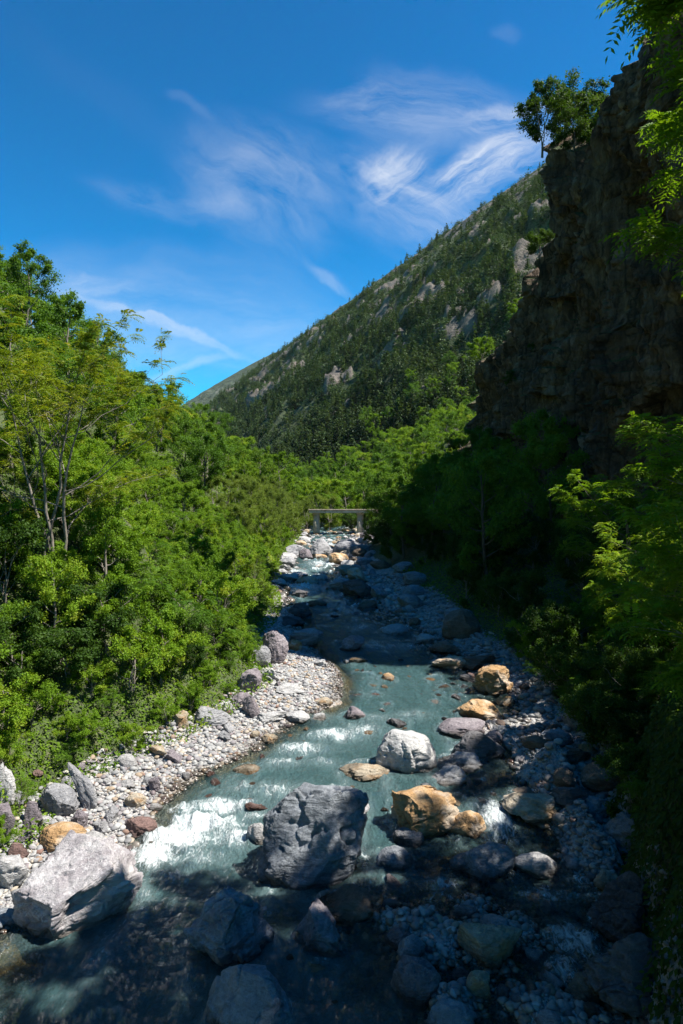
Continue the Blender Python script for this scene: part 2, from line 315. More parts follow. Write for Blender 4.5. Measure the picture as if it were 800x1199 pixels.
def mountain_mat(name, scale, green, green2, rock):
    m, nt, nd, lk = mat(name)
    geo = N(nd, 'ShaderNodeNewGeometry'); pos = geo.outputs['Position']
    n1 = N(nd, 'ShaderNodeTexNoise', i_Scale=.018 * scale, i_Detail=9.0, i_Roughness=.66); lk.new(pos, n1.inputs[0])
    n2 = N(nd, 'ShaderNodeTexNoise', i_Scale=.16 * scale, i_Detail=8.0, i_Roughness=.7); lk.new(pos, n2.inputs[0])
    g = ramp(nd, [(.35, green), (.65, green2)]); lk.new(n2.outputs[0], g.inputs[0])
    rf = N(nd, 'ShaderNodeMapRange', i_1=.35, i_2=.65); ra = N(nd, 'ShaderNodeAttribute', attribute_name='rock')
    f = math_(nd, lk, 'ADD', ra.outputs['Fac'], math_(nd, lk, 'MULTIPLY', math_(nd, lk, 'SUBTRACT', n2.outputs[0], .5), 1.2)); lk.new(f, rf.inputs[0])
    rr = ramp(nd, [(.35, tuple(x * .45 for x in rock)), (.65, rock)]); lk.new(n2.outputs[0], rr.inputs[0])
    c = mix(nd, lk, g.outputs[0], rr.outputs[0], rf.outputs[0])
    p = N(nd, 'ShaderNodeBsdfPrincipled', i_Roughness=.95); lk.new(c, p.inputs['Base Color'])
    bp = N(nd, 'ShaderNodeBump', i_Strength=1.0, i_Distance=4.0 / scale); lk.new(n2.outputs[0], bp.inputs['Height']); lk.new(bp.outputs[0], p.inputs['Normal'])
    o = N(nd, 'ShaderNodeOutputMaterial'); lk.new(p.outputs[0], o.inputs[0]); return m

def concrete_mat():
    m, nt, nd, lk = mat('weathered_concrete')
    geo = N(nd, 'ShaderNodeNewGeometry')
    n = N(nd, 'ShaderNodeTexNoise', i_Scale=1.4, i_Detail=8.0, i_Roughness=.7); lk.new(geo.outputs['Position'], n.inputs[0])
    r = ramp(nd, [(.3, (.34, .265, .18)), (.5, (.58, .48, .36)), (.7, (.68, .59, .47))]); lk.new(n.outputs[0], r.inputs[0])
    p = N(nd, 'ShaderNodeBsdfPrincipled', i_Roughness=.9); lk.new(r.outputs[0], p.inputs['Base Color'])
    bp = N(nd, 'ShaderNodeBump', i_Strength=.5, i_Distance=.05); lk.new(n.outputs[0], bp.inputs['Height']); lk.new(bp.outputs[0], p.inputs['Normal'])
    o = N(nd, 'ShaderNodeOutputMaterial'); lk.new(p.outputs[0], o.inputs[0]); return m

def pebble_mat():
    m, nt, nd, lk = mat('gravel_stone')
    at = N(nd, 'ShaderNodeAttribute', attribute_name='tint'); wt = N(nd, 'ShaderNodeAttribute', attribute_name='wet')
    geo = N(nd, 'ShaderNodeNewGeometry')
    r = ramp(nd, [(0, (.14, .14, .145)), (.2, (.23, .23, .225)), (.45, (.34, .335, .32)), (.6, (.19, .19, .195)), (.72, (.18, .145, .15)), (.82, (.42, .41, .385)), (.92, (.29, .23, .16)), (1, (.16, .09, .07))]); lk.new(at.outputs['Fac'], r.inputs[0])
    n = N(nd, 'ShaderNodeTexNoise', i_Scale=18.0, i_Detail=5.0); lk.new(geo.outputs['Position'], n.inputs[0])
    c = mix(nd, lk, r.outputs[0], n.outputs[0], .35, 'OVERLAY')
    c = mix(nd, lk, c, (.36, .31, .25), wt.outputs['Fac'], 'MULTIPLY')
    p = N(nd, 'ShaderNodeBsdfPrincipled'); lk.new(c, p.inputs['Base Color'])
    ro = N(nd, 'ShaderNodeMapRange', i_3=.85, i_4=.2); lk.new(wt.outputs['Fac'], ro.inputs[0]); lk.new(ro.outputs[0], p.inputs['Roughness'])
    o = N(nd, 'ShaderNodeOutputMaterial'); lk.new(p.outputs[0], o.inputs[0]); return m

# ------------------------------------------------------------------ mesh helpers
def mesh_np(name, V, Fc, smooth=False, attrs=None, m=None):
    """V (n,3); Fc (k,3) or (k,4) int or a list of such arrays. attrs: name -> (domain, values)."""
    me = bpy.data.meshes.new(name); V = np.asarray(V, np.float32)
    if not isinstance(Fc, list): Fc = [Fc]
    me.vertices.add(len(V)); me.vertices.foreach_set('co', V.ravel())
    li = np.concatenate([f.ravel() for f in Fc]).astype(np.int32)
    tot = np.concatenate([np.full(len(f), f.shape[1], np.int32) for f in Fc])
    st = np.concatenate([[0], np.cumsum(tot)[:-1]]).astype(np.int32)
    me.loops.add(len(li)); me.loops.foreach_set('vertex_index', li)
    me.polygons.add(len(tot)); me.polygons.foreach_set('loop_start', st); me.polygons.foreach_set('loop_total', tot)
    me.polygons.foreach_set('use_smooth', np.full(len(tot), smooth))
    for k, (dom, vals) in (attrs or {}).items():
        a = me.attributes.new(k, 'FLOAT', dom); a.data.foreach_set('value', np.asarray(vals, np.float32))
    me.update(calc_edges=True)
    if m: me.materials.append(m)
    return me
def link(name, me, parent=None, loc=None):
    o = bpy.data.objects.new(name, me); col.objects.link(o)
    if parent: o.parent = parent
    if loc is not None: o.location = loc
    return o
def tag(o, label=None, cat=None, group=None, kind=None):
    if label: o['label'] = label
    if cat: o['category'] = cat
    if group: o['group'] = group
    if kind: o['kind'] = kind
    return o
def grid_faces(nu, nv):
    i = np.arange(nu * nv).reshape(nu, nv)
    return np.stack([i[:-1, :-1], i[1:, :-1], i[1:, 1:], i[:-1, 1:]], -1).reshape(-1, 4)
_ico = {}
def ico(k):
    if k not in _ico:
        bm = bmesh.new(); bmesh.ops.create_icosphere(bm, subdivisions=k, radius=1)
        _ico[k] = (np.array([v.co[:] for v in bm.verts]), np.array([[v.index for v in f.verts] for f in bm.faces])); bm.free()
    return _ico[k]
def unit(v): return v / np.maximum(np.linalg.norm(v, axis=-1, keepdims=True), 1e-9)

def worley(Pt, seed, n, warp=.12):
    r = np.random.default_rng(seed); S_ = r.uniform(-1.05, 1.05, (n, 3))
    Q = Pt + np.stack([fbm(Pt * 3 + 5 * i, 3, seed + i) for i in range(3)], -1) * warp
    d = ((Q[:, None] - S_[None]) ** 2).sum(-1); o = np.argpartition(d, 1, 1)[:, :2]
    d1 = np.sqrt(np.take_along_axis(d, o, 1)); d1.sort(1)
    return np.argmin(d, 1), d1[:, 1] - d1[:, 0], r
def rock_verts(seed, k=5, planes=9, cut=(.5, .85), rough=1.0, flat=.25, strata=0.0, round_=.15, frac=0.0, cells=40, fine=True, fixed=()):
    r = np.random.default_rng(seed); V, Fc = ico(k); P = V.copy()
    for n, d in fixed: n = unit(np.array(n, float)); P -= np.outer(np.maximum(P @ n - d, 0), n)
    for _ in range(planes):
        n = unit(r.normal(size=3) * np.array([1, 1, .8])); d = r.uniform(*cut)
        ex = np.maximum(P @ n - d, 0); P -= np.outer(ex * (1 - round_), n)
    P = P + V * (fbm(V * 1.5 + seed * 3.1, 3, seed)[:, None] * .13 * rough)
    for _ in range(planes):             # smaller chips off the corners
        n = unit(r.normal(size=3)); h = P @ n; d = h.max() * r.uniform(.84, .96)
        P -= np.outer(np.maximum(h - d, 0) * (1 - round_ * .6), n)
    if frac:
        A = P * [1, 1, 1.3]; cid, edge, rr = worley(A, seed, cells, .10)
        w = 1 - .75 * sst(.25, .8, V[:, 2]); off = rr.uniform(-1, .5, cells)
        P += V * ((off[cid] * sst(0, .05, edge) - .55 * sst(.05, 0, edge)) * frac * w)[:, None]
    P += V * (fbm(P * 4.2 + seed, 4, seed + 9, .55)[:, None] * .045 * rough)
    crk = np.clip(fbm(P * 2.3 + seed * 1.7, 3, seed + 31, .5, True) - .5, 0, 1)
    P -= V * (crk * .22 * rough)[:, None]
    if fine and k >= 5: P += V * (fbm(P * 13 + seed, 4, seed + 5, .6, True)[:, None] * .016 * rough)
    if strata:
        n = unit(np.array([.35, -.25, 1.0])); h = P @ n
        P += unit(P * [1, 1, .2]) * (fbm(np.stack([h * 9, h * 0 + seed, P[:, 0] * .6], -1), 4, seed, .6)[:, None] * strata)
    lo, hi = P.min(0), P.max(0); P = (P - (lo + hi) / 2) / (hi - lo)       # unit box
    P[:, 2] = np.where(P[:, 2] < -.5 + flat, -.5 + flat + (P[:, 2] + .5 - flat) * .5, P[:, 2])
    return P, Fc

# ------------------------------------------------------------------ sky and sun
SUN_EL, SUN_AZ = R_(57), R_(100)          # azimuth clockwise from +Y
sd = Vector((math.sin(SUN_AZ) * math.cos(SUN_EL), math.cos(SUN_AZ) * math.cos(SUN_EL), math.sin(SUN_EL)))
sun = bpy.data.lights.new('sun', 'SUN'); sun.energy = 5.0; sun.angle = R_(.53); sun.color = (1, .955, .88)
so = bpy.data.objects.new('sun', sun); col.objects.link(so); so.rotation_euler = sd.to_track_quat('Z', 'Y').to_euler(); so.location = (0, 0, 120)
world = bpy.data.worlds.new('World'); scene.world = world; world.use_nodes = True
nt = world.node_tree; nd, lk = nt.nodes, nt.links; nd.clear()
sky = N(nd, 'ShaderNodeTexSky', sky_type='NISHITA', sun_disc=False, sun_elevation=SUN_EL, sun_rotation=SUN_AZ, altitude=600.0, air_density=1.0, dust_density=.25, ozone_density=3.0)
hs = N(nd, 'ShaderNodeHueSaturation', i_Saturation=2.05); lk.new(sky.outputs[0], hs.inputs['Color'])
tc = N(nd, 'ShaderNodeTexCoord'); sx = N(nd, 'ShaderNodeSeparateXYZ'); lk.new(tc.outputs['Generated'], sx.inputs[0])
ay = math_(nd, lk, 'MAXIMUM', math_(nd, lk, 'ABSOLUTE', sx.outputs[1]), .05)
cu = math_(nd, lk, 'DIVIDE', sx.outputs[0], ay); cv = math_(nd, lk, 'DIVIDE', sx.outputs[2], ay)
cx = N(nd, 'ShaderNodeCombineXYZ'); lk.new(cu, cx.inputs[0]); lk.new(cv, cx.inputs[1])
# soft warp of the coordinates so wisps curl
wn = N(nd, 'ShaderNodeTexNoise', i_Scale=5.0, i_Detail=5.0, i_Roughness=.55); lk.new(cx.outputs[0], wn.inputs[0])
ws = N(nd, 'ShaderNodeVectorMath', operation='MULTIPLY_ADD'); ws.inputs[1].default_value = (.11, .11, 0); lk.new(wn.outputs['Color'], ws.inputs[0]); lk.new(cx.outputs[0], ws.inputs[2])
W = ws.outputs[0]
def uv(px, py): return ((px - 400) / F + .055, (600 - py) / F - .026 + .055)
total = None
def wisp(px, py, lx, ly, ang, amp, fine, stretch=6.0, seed=0, thr=(.42, .72)):
    """an elongated patch of cirrus: px/py centre, half lengths, angle (degrees, counter-clockwise)"""
    global total
    u, v = uv(px, py)
    mp = N(nd, 'ShaderNodeMapping', vector_type='TEXTURE'); mp.inputs['Location'].default_value = (u, v, 0); mp.inputs['Rotation'].default_value = (0, 0, R_(ang)); mp.inputs['Scale'].default_value = (lx / F, ly / F, 1)
    lk.new(W, mp.inputs[0]); g = N(nd, 'ShaderNodeTexGradient', gradient_type='SPHERICAL'); lk.new(mp.outputs[0], g.inputs[0])
    m2 = N(nd, 'ShaderNodeMapping', vector_type='TEXTURE'); m2.inputs['Location'].default_value = (seed * .37, seed * .61, 0); m2.inputs['Rotation'].default_value = (0, 0, R_(ang)); m2.inputs['Scale'].default_value = (stretch, 1, 1)
    lk.new(W, m2.inputs[0]); n = N(nd, 'ShaderNodeTexNoise', i_Scale=fine * 1.7, i_Detail=9.0, i_Roughness=.66, i_Distortion=.5); lk.new(m2.outputs[0], n.inputs[0])
    mr = N(nd, 'ShaderNodeMapRange', i_1=thr[0], i_2=thr[1]); lk.new(n.outputs[0], mr.inputs[0])
    e = N(nd, 'ShaderNodeMapRange', interpolation_type='SMOOTHSTEP', i_1=0, i_2=.75); lk.new(g.outputs['Fac'], e.inputs[0])
    f = math_(nd, lk, 'MULTIPLY', math_(nd, lk, 'MULTIPLY', e.outputs[0], mr.outputs[0]), amp)
    total = f if total is None else math_(nd, lk, 'ADD', total, f)
WISPS = [(570, 195, 125, 40, 28, 1.0, 18, 5, 1, (.36, .70)), (455, 208, 65, 36, 42, .85, 16, 4, 2, (.36, .72)), (510, 135, 200, 60, -6, .42, 13, 4, 3, (.34, .76)), (600, 135, 90, 26, 12, .5, 16, 5, 15, (.36, .74)),
         (480, 240, 130, 75, -20, .5, 11, 3, 4, (.36, .78)), (310, 220, 130, 95, -38, .38, 11, 3, 5, (.34, .8)), (390, 325, 55, 12, -35, .3, 14, 4, 6, (.3, .75)),
         (200, 235, 130, 26, -8, .2, 13, 4, 7, (.36, .76)), (190, 390, 150, 8, -21, .5, 10, 7, 8, (.25, .7)), (215, 437, 75, 9, 12, .42, 10, 6, 9, (.25, .7)),
         (200, 380, 360, 110, -4, .34, 7, 3, 10, (.25, .8)), (110, 345, 60, 18, 3, .4, 12, 4, 11, (.35, .75)), (595, 45, 30, 14, 0, .10, 14, 3, 12, (.3, .75)),
         (130, 110, 270, 36, -34, .02, 8, 8, 13, (.3, .7)), (230, 128, 40, 12, -25, .08, 14, 3, 14, (.35, .75))]
for w in WISPS: wisp(*w)
tot = math_(nd, lk, 'MULTIPLY', total, .8, True)
gm = N(nd, 'ShaderNodeGamma', i_Gamma=1.35); lk.new(hs.outputs[0], gm.inputs[0])
skc = mix(nd, lk, gm.outputs[0], (.5, 1.06, .70), 1.0, 'MULTIPLY')
cl = mix(nd, lk, skc, (6.7, 6.8, 6.9), tot)
bg = N(nd, 'ShaderNodeBackground', i_Strength=.068); lk.new(cl, bg.inputs[0])
ow = N(nd, 'ShaderNodeOutputWorld'); lk.new(bg.outputs[0], ow.inputs[0])

# ------------------------------------------------------------------ terrain
def spaced(a, b, f0, grow):
    v = [a]
    while v[-1] < b: v.append(v[-1] + f0 + grow * max(0, v[-1]))
    return np.array(v)
Ys = np.concatenate([np.arange(-40, 8, 1.0), spaced(8, 430, .06, .006)])
left = -spaced(0, 175, .16, .022)[::-1]; right = spaced(0, 150, .16, .022)
inner = np.linspace(0, 1, 90)
c0 = np.stack([EL(Ys)] * len(left), 1) + left[None]; c2 = np.stack([ER(Ys)] * len(right), 1) + right[None]
c1 = EL(Ys)[:, None] + (ER(Ys) - EL(Ys))[:, None] * inner[None, 1:-1]
GX = np.concatenate([c0, c1, c2], 1); GY = np.repeat(Ys[:, None], GX.shape[1], 1); GZ = T(GX, GY)
el, er = EL(GY), ER(GY)
veg = np.maximum(sst(-.5, .6, el - GX - BL(GY)), sst(-.3, .7, GX - er - BR(GY)))
veg = np.where(GY > 125, np.maximum(veg, sst(125, 135, GY)), veg)
bed = sst(.05, -.1, GZ - WL(GY)) * (veg < .5)
ground = link('valley_ground', mesh_np('valley_ground', np.stack([GX, GY, GZ], -1).reshape(-1, 3), grid_faces(*GX.shape)[:, ::-1], True,
     {'veg': ('POINT', veg.ravel()), 'bed': ('POINT', bed.ravel())}, terrain_mat()))
tag(ground, kind='structure')

# ------------------------------------------------------------------ rocks
ROCKS = {k: [] for k in ('round', 'block', 'slab', 'smooth')}
def rock_mesh(kind, seed, k=5):
    a = dict(round=dict(planes=8, cut=(.55, .86), rough=.95, round_=.22, frac=.02, cells=14), block=dict(planes=13, cut=(.4, .8), rough=1.0, round_=.06, frac=.10, cells=34),
             slab=dict(planes=11, cut=(.4, .8), rough=.9, strata=.05, round_=.08, frac=.12, cells=60), smooth=dict(planes=6, cut=(.6, .9), rough=.75, round_=.35),
             great=dict(planes=9, cut=(.62, .84), rough=1.15, round_=.14, frac=.035, cells=16, fixed=[((-.2, -.75, .6), .52), ((.55, -.6, .45), .6), ((-.75, -.2, .35), .62), ((.1, .2, 1), .66)]),
             shelf=dict(planes=5, cut=(.7, .9), rough=.7, strata=.03, round_=.1, frac=.10, cells=70, fixed=[((-.18, -.22, 1), .42), ((.25, -1, -.12), .5), ((-.8, -.5, .1), .62), ((.9, -.2, .3), .7)]))[kind]
    V, Fc = rock_verts(seed, k, **a); return mesh_np('rock', V, Fc, True, None, RK['grey'])
for k in ROCKS:
    ROCKS[k] = [rock_mesh(k, 100 + 7 * i + hash_) for hash_ in ({'round': 1, 'block': 2, 'slab': 3, 'smooth': 4}[k],) for i in range(6)]
def put_mat(o, m):
    o.material_slots[0].link = 'OBJECT'; o.material_slots[0].material = m
HEROES = []
def boulder(name, px, pyb, w, h, colr, shape, label, short=None, cat='boulder', rot=0.0, tilt=(0, 0), deep=1.0, seed=None, dry=False, group=None, hi=False):
    """px, pyb: where its foot meets the ground; w, h: size as it appears, turned into metres at that distance"""
    x, y, d = ground_pt(px, pyb, 0.0 if not dry else .3)
    z = max(Tz(x, y), float(WL(y)) - .15)
    if dry:
        for _ in range(20):
            dx, dy, dz = ray(px, pyb); k = (z - CAM_H) / dz; y2 = dy * k
            y = .5 * y + .5 * y2; x = dx / dy * y; z = Tz(x, y)
        d = y
    an = math.atan2(CAM_H - z, d); wm = w * d / F; dm = wm * .8 * deep; hm = h * d / F
    H = max((hm - .55 * dm * math.sin(an)) / math.cos(an), .38 * hm)
    me = rock_mesh(shape, seed, 7 if w > 80 and hi else 6) if hi else random.choice(ROCKS[shape])
    o = link(name, me); put_mat(o, RK[colr])
    o.scale = (wm * 1.04, dm, H * 1.3); yy = y + dm * .4
    o.location = (x * yy / y, yy, z + H * .38); o.rotation_euler = (R_(tilt[0]), R_(tilt[1]), R_(rot) + random.choice((0, math.pi)) * (not hi))
    o['water_level'] = float(WL(y)) if not dry else -50.0
    tag(o, label, cat, group)
    HEROES.append((o.location.x, o.location.y, short or label, max(wm, dm) * .5, o))
    return o
B = boulder
B('boulder', 92, 1098, 150, 112, 'slab', 'shelf', 'huge pale topped layered slab with broken purple grey front at the pool edge', 'the huge layered slab', rot=24, tilt=(6, -10), seed=31, hi=True)
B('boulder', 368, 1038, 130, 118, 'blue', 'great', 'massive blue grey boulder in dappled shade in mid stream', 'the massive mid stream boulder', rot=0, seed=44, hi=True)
B('boulder', 390, 966, 84, 44, 'grey', 'round', 'grey boulder with sunlit top leaning against the massive mid stream boulder', None, rot=-20, seed=45, hi=True)
B('boulder', 475, 906, 70, 56, 'pale', 'round', 'smooth pale rounded boulder standing alone in bright sun at the riffle', 'the pale rounded boulder', rot=10, seed=46, hi=True)
B('boulder', 503, 982, 84, 64, 'orange', 'block', 'large orange boulder with pointed cream top beside the small white cascade', 'the large orange boulder', rot=25, seed=52, hi=True)
B('boulder', 546, 982, 50, 36, 'orange', 'round', 'orange brown rock pressed against the downstream side of the large orange boulder', None, rot=5, seed=54, hi=True)
B('boulder', 427, 915, 62, 24, 'tan', 'slab', 'low cream coloured slab in front of the pale rounded boulder', None, seed=55, hi=True)
B('boulder', 525, 922, 44, 28, 'grey', 'slab', 'grey striped stone beside the foot of the pale rounded boulder', None, rot=15)
B('boulder', 537, 904, 58, 26, 'grey', 'slab', 'flat grey stone behind the striped stone', None)
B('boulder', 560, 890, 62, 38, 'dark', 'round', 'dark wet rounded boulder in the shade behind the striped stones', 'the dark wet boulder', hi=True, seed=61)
B('boulder', 541, 864, 56, 27, 'purple', 'round', 'mauve grey low boulder in front of the orange ridge shaped rock', None)
B('boulder', 562, 846, 52, 28, 'orange', 'block', 'bright orange ridge shaped rock lying in calm green water', 'the orange ridge rock', hi=True, seed=62)
B('boulder', 591, 827, 22, 15, 'orange', 'block', 'little orange cube shaped rock between two bigger orange rocks', None)
B('boulder', 577, 815, 46, 40, 'orange', 'block', 'rusty jagged upright rock at the edge of the shaded bank', 'the rusty jagged rock', hi=True, seed=63)
B('boulder', 527, 784, 48, 20, 'tan', 'block', 'cream blocky rock at the waterline under the shaded stone bank', 'the cream blocky rock')
B('boulder', 556, 785, 50, 20, 'brown', 'slab', 'brown flat rock adjoining the cream blocky rock', None)
B('boulder', 519, 766, 36, 18, 'brown', 'block', 'brown rock just upstream of the cream blocky rock', None)
B('boulder', 540, 752, 46, 36, 'brown', 'round', 'big dark brown boulder in deep shade under the cliff bushes', 'the big dark brown boulder')
B('boulder', 685, 868, 48, 38, 'blue', 'round', 'blue grey boulder half under the leaves of the shaded bank', 'the blue grey bank boulder')
B('boulder', 652, 878, 38, 22, 'blue', 'round', 'smaller blue grey rounded stone beside the blue grey bank boulder', None)
B('boulder', 626, 896, 28, 17, 'brown', 'round', 'rusty brown rounded stone in the shaded shallows', None)
B('boulder', 301, 992, 24, 34, 'pale', 'round', 'pale rounded stone tucked against the upstream flank of the massive boulder', None)
B('boulder', 304, 949, 42, 19, 'red', 'slab', 'wet rust red flat stone just above the white rapid', None)
B('boulder', 246, 936, 26, 12, 'red', 'round', 'small wet brick red stone at the lip of the rapid', None)
B('boulder', 290, 906, 32, 15, 'tan', 'round', 'cream and brown stone at the edge of the gravel bar shallows', None)
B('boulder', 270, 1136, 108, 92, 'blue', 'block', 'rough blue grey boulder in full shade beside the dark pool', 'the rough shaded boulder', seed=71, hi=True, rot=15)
B('boulder', 372, 1116, 64, 56, 'purple', 'block', 'purple pointed boulder downstream of the massive mid stream boulder', 'the purple pointed boulder', seed=72, hi=True, rot=-15)
B('boulder', 402, 1082, 76, 42, 'brown', 'slab', 'brown slab wedged behind the purple pointed boulder', None)
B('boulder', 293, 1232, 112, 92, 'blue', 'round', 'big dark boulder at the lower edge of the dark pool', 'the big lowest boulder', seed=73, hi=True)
B('boulder', 487, 1176, 60, 54, 'purple', 'round', 'dark mauve boulder with a smooth face at the gravel bank tip', 'the dark mauve boulder', seed=74, hi=True)
B('boulder', 527, 1216, 64, 42, 'blue', 'round', 'rounded blue grey boulder below the dark mauve boulder', None, seed=75, hi=True)
B('boulder', 573, 1031, 64, 46, 'blue', 'round', 'smooth blue grey cobble shaped boulder below the large orange boulder', 'the smooth cobble boulder', seed=76, hi=True)
B('boulder', 478, 992, 36, 28, 'grey', 'round', 'round grey stone at the foot of the large orange boulder', None)
B('boulder', 462, 1017, 44, 30, 'blue', 'round', 'shaded blue stone between the massive boulder and the orange one', None)
B('boulder', 550, 1026, 46, 30, 'dark', 'round', 'black wet stone beside the smooth cobble boulder', None)
B('boulder', 627, 1028, 54, 34, 'pale', 'round', 'pale wet boulder in the shaded stream under the small cascade', 'the pale shaded boulder')
B('boulder', 575, 1134, 76, 50, 'tan', 'round', 'pale brown boulder sunk in the shaded stream with one sun fleck', 'the sun flecked boulder', seed=77, hi=True)
B('boulder', 560, 1172, 28, 28, 'tan', 'round', 'small cream stone catching the sun near the dark mauve boulder', None)
B('boulder', 626, 968, 76, 44, 'tan', 'slab', 'wet golden brown ledge across the small cascade from the orange boulder', 'the wet golden ledge', seed=78, hi=True)
B('boulder', 612, 938, 32, 20, 'brown', 'round', 'brown stone just upstream of the wet golden ledge', None)
B('boulder', 612, 993, 38, 15, 'dark', 'round', 'flat black stone at the foot of the small cascade', None)
B('boulder', 668, 962, 44, 24, 'dark', 'block', 'dark angular rock beside the wet golden ledge', None)
B('boulder', 706, 938, 54, 36, 'brown', 'round', 'brown boulder under the overhanging leaves of the shaded bank', None)
B('boulder', 700, 968, 46, 30, 'blue', 'block', 'blue angular rock at the foot of the mossy bank', None)
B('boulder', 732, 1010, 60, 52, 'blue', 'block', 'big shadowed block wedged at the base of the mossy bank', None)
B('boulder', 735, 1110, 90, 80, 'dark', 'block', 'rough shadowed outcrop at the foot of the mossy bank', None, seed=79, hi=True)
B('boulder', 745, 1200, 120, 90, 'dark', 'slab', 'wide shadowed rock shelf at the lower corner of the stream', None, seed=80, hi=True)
B('boulder', 122, 1203, 40, 12, 'blue', 'round', 'small stone breaking the surface at the bottom of the dark pool', None)
# left bank
B('boulder', 70, 957, 46, 38, 'grey', 'round', 'grey domed boulder at the edge of the weeds above the orange boulder', 'the grey domed boulder', dry=True, seed=81, hi=True)
B('boulder', 100, 948, 20, 56, 'grey', 'slab', 'narrow grey slab leaning over beside the domed boulder', None, dry=True, tilt=(10, 28))
B('boulder', 72, 1002, 58, 36, 'orange', 'round', 'smooth ochre boulder behind the huge layered slab', 'the ochre boulder', dry=True, seed=82, hi=True)
B('boulder', 38, 976, 24, 36, 'purple', 'block', 'upright mauve block in front of the domed boulder', None, dry=True)
B('boulder', 92, 974, 24, 24, 'purple', 'block', 'dark purple cube shaped stone touching the ochre boulder', None, dry=True)
B('boulder', 20, 1012, 26, 24, 'red', 'block', 'dark red broken stone near the ochre boulder', None, dry=True)
B('boulder', 3, 990, 30, 50, 'purple', 'block', 'mauve block half hidden by weeds at the bank', None, dry=True)
B('boulder', 5, 945, 30, 50, 'pale', 'block', 'pale block among the weeds above the mauve block', None, dry=True)
B('boulder', 14, 1058, 40, 44, 'pale', 'block', 'pale angular stone behind the upstream end of the huge slab', None)
B('boulder', 4, 1092, 40, 26, 'blue', 'slab', 'pale blue flat stone at the waterline by the huge slab', None)
B('boulder', 166, 984, 38, 24, 'red', 'round', 'wet dark red stone washed by the edge of the rapid', None)
B('boulder', 158, 952, 24, 17, 'tan', 'round', 'cream stone on the bar upstream of the wet dark red stone', None)
B('boulder', 183, 952, 15, 10, 'pale', 'round', 'egg shaped pale stone at the waterline above the rapid', None)
B('boulder', 182, 928, 16, 18, 'purple', 'slab', 'mauve tilted stone on the gravel bar above the rapid', None, dry=True)
B('boulder', 248, 852, 46, 26, 'grey', 'round', 'smooth grey boulder at the foot of the green bank on the gravel bar', 'the smooth bar boulder', dry=True, seed=83, hi=True)
B('boulder', 210, 856, 20, 22, 'tan', 'block', 'cream broken stone in the weeds beside the smooth bar boulder', None, dry=True)
B('boulder', 294, 842, 22, 28, 'purple', 'block', 'upright mauve stone where the weeds end', 'the upright mauve stone', dry=True)
B('boulder', 291, 812, 32, 30, 'purple', 'slab', 'mauve sloping slab at the top of the gravel bar', 'the mauve sloping slab', dry=True)
B('boulder', 321, 778, 34, 40, 'purple', 'round', 'tall dark plum boulder at the head of the gravel bar', 'the tall plum boulder', dry=True, seed=84, hi=True)
B('boulder', 304, 782, 26, 26, 'grey', 'round', 'grey boulder touching the tall plum boulder', None, dry=True)
B('boulder', 359, 758, 40, 22, 'grey', 'block', 'grey white block at the upper waterline of the bar', 'the grey white block')
B('boulder', 345, 768, 18, 14, 'orange', 'round', 'small orange stone between the plum boulder and the grey white block', None)
B('boulder', 412, 762, 30, 22, 'purple', 'block', 'mauve pyramid shaped rock in the stream at the shadow edge', 'the mauve pyramid rock', seed=85, hi=True)
B('boulder', 420, 777, 22, 12, 'orange', 'block', 'orange stone just below the mauve pyramid rock', None)
B('boulder', 408, 777, 18, 9, 'pale', 'slab', 'white stone beside the orange one below the pyramid rock', None)
B('boulder', 424, 793, 28, 6, 'tan', 'slab', 'flat cream stone barely above the green water', None)
B('boulder', 417, 815, 20, 7, 'red', 'slab', 'small pinkish stone awash in the green water', None)
B('boulder', 413, 843, 32, 21, 'purple', 'block', 'dark plum wedge shaped rock in the stream beside the gravel bar', 'the plum wedge rock', seed=86, hi=True)
B('boulder', 465, 853, 30, 15, 'dark', 'slab', 'dark slate stone tilted out of the green water', None, tilt=(0, 12))
B('boulder', 430, 860, 16, 9, 'tan', 'round', 'little ochre stone at the top of the riffle', None)
B('boulder', 370, 845, 26, 14, 'pale', 'slab', 'pale flat stone at the waterline of the gravel bar', None)
B('boulder', 348, 848, 30, 16, 'pale', 'round', 'white rounded stone on the lower edge of the gravel bar', None)
B('boulder', 316, 850, 40, 18, 'pale', 'slab', 'broad white flat stone in the middle of the gravel bar', None, dry=True)
B('boulder', 340, 815, 34, 14, 'pale', 'slab', 'long white stone lying across the gravel bar', None, dry=True)
B('boulder', 380, 828, 18, 11, 'tan', 'round', 'cream stone at the tip of the gravel bar', None)
B('boulder', 268, 690, 34, 28, 'brown', 'block', 'brown crag showing through the bushes of the green bank', None, cat='rock outcrop', dry=True)
# upstream cascade
B('boulder', 374, 652, 27, 23, 'grey', 'round', 'large grey boulder standing below the old bridge pier', 'the bridge boulder', seed=87, hi=True)
B('boulder', 358, 655, 16, 14, 'purple', 'round', 'dark boulder leaning on the large grey boulder below the bridge', None)
B('boulder', 430, 636, 18, 12, 'purple', 'block', 'dark block near the shaded end of the bridge', None)
B('boulder', 398, 692, 34, 18, 'blue', 'block', 'shaded blue slab in the middle of the cascade', 'the shaded cascade slab')
B('boulder', 420, 700, 40, 24, 'dark', 'block', 'large dark boulder against the shaded stone bank', 'the dark cascade boulder')
B('boulder', 352, 722, 28, 18, 'dark', 'block', 'black wet boulder at the shaded bend', 'the black bend boulder')
B('boulder', 372, 710, 22, 10, 'brown', 'round', 'brown rounded stone in the shaded blue water', None)
B('boulder', 350, 700, 22, 12, 'dark', 'block', 'dark stone just upstream of the black bend boulder', None)
B('boulder', 344, 735, 26, 14, 'dark', 'slab', 'dark slab at the shaded waterline under the bushes', None)

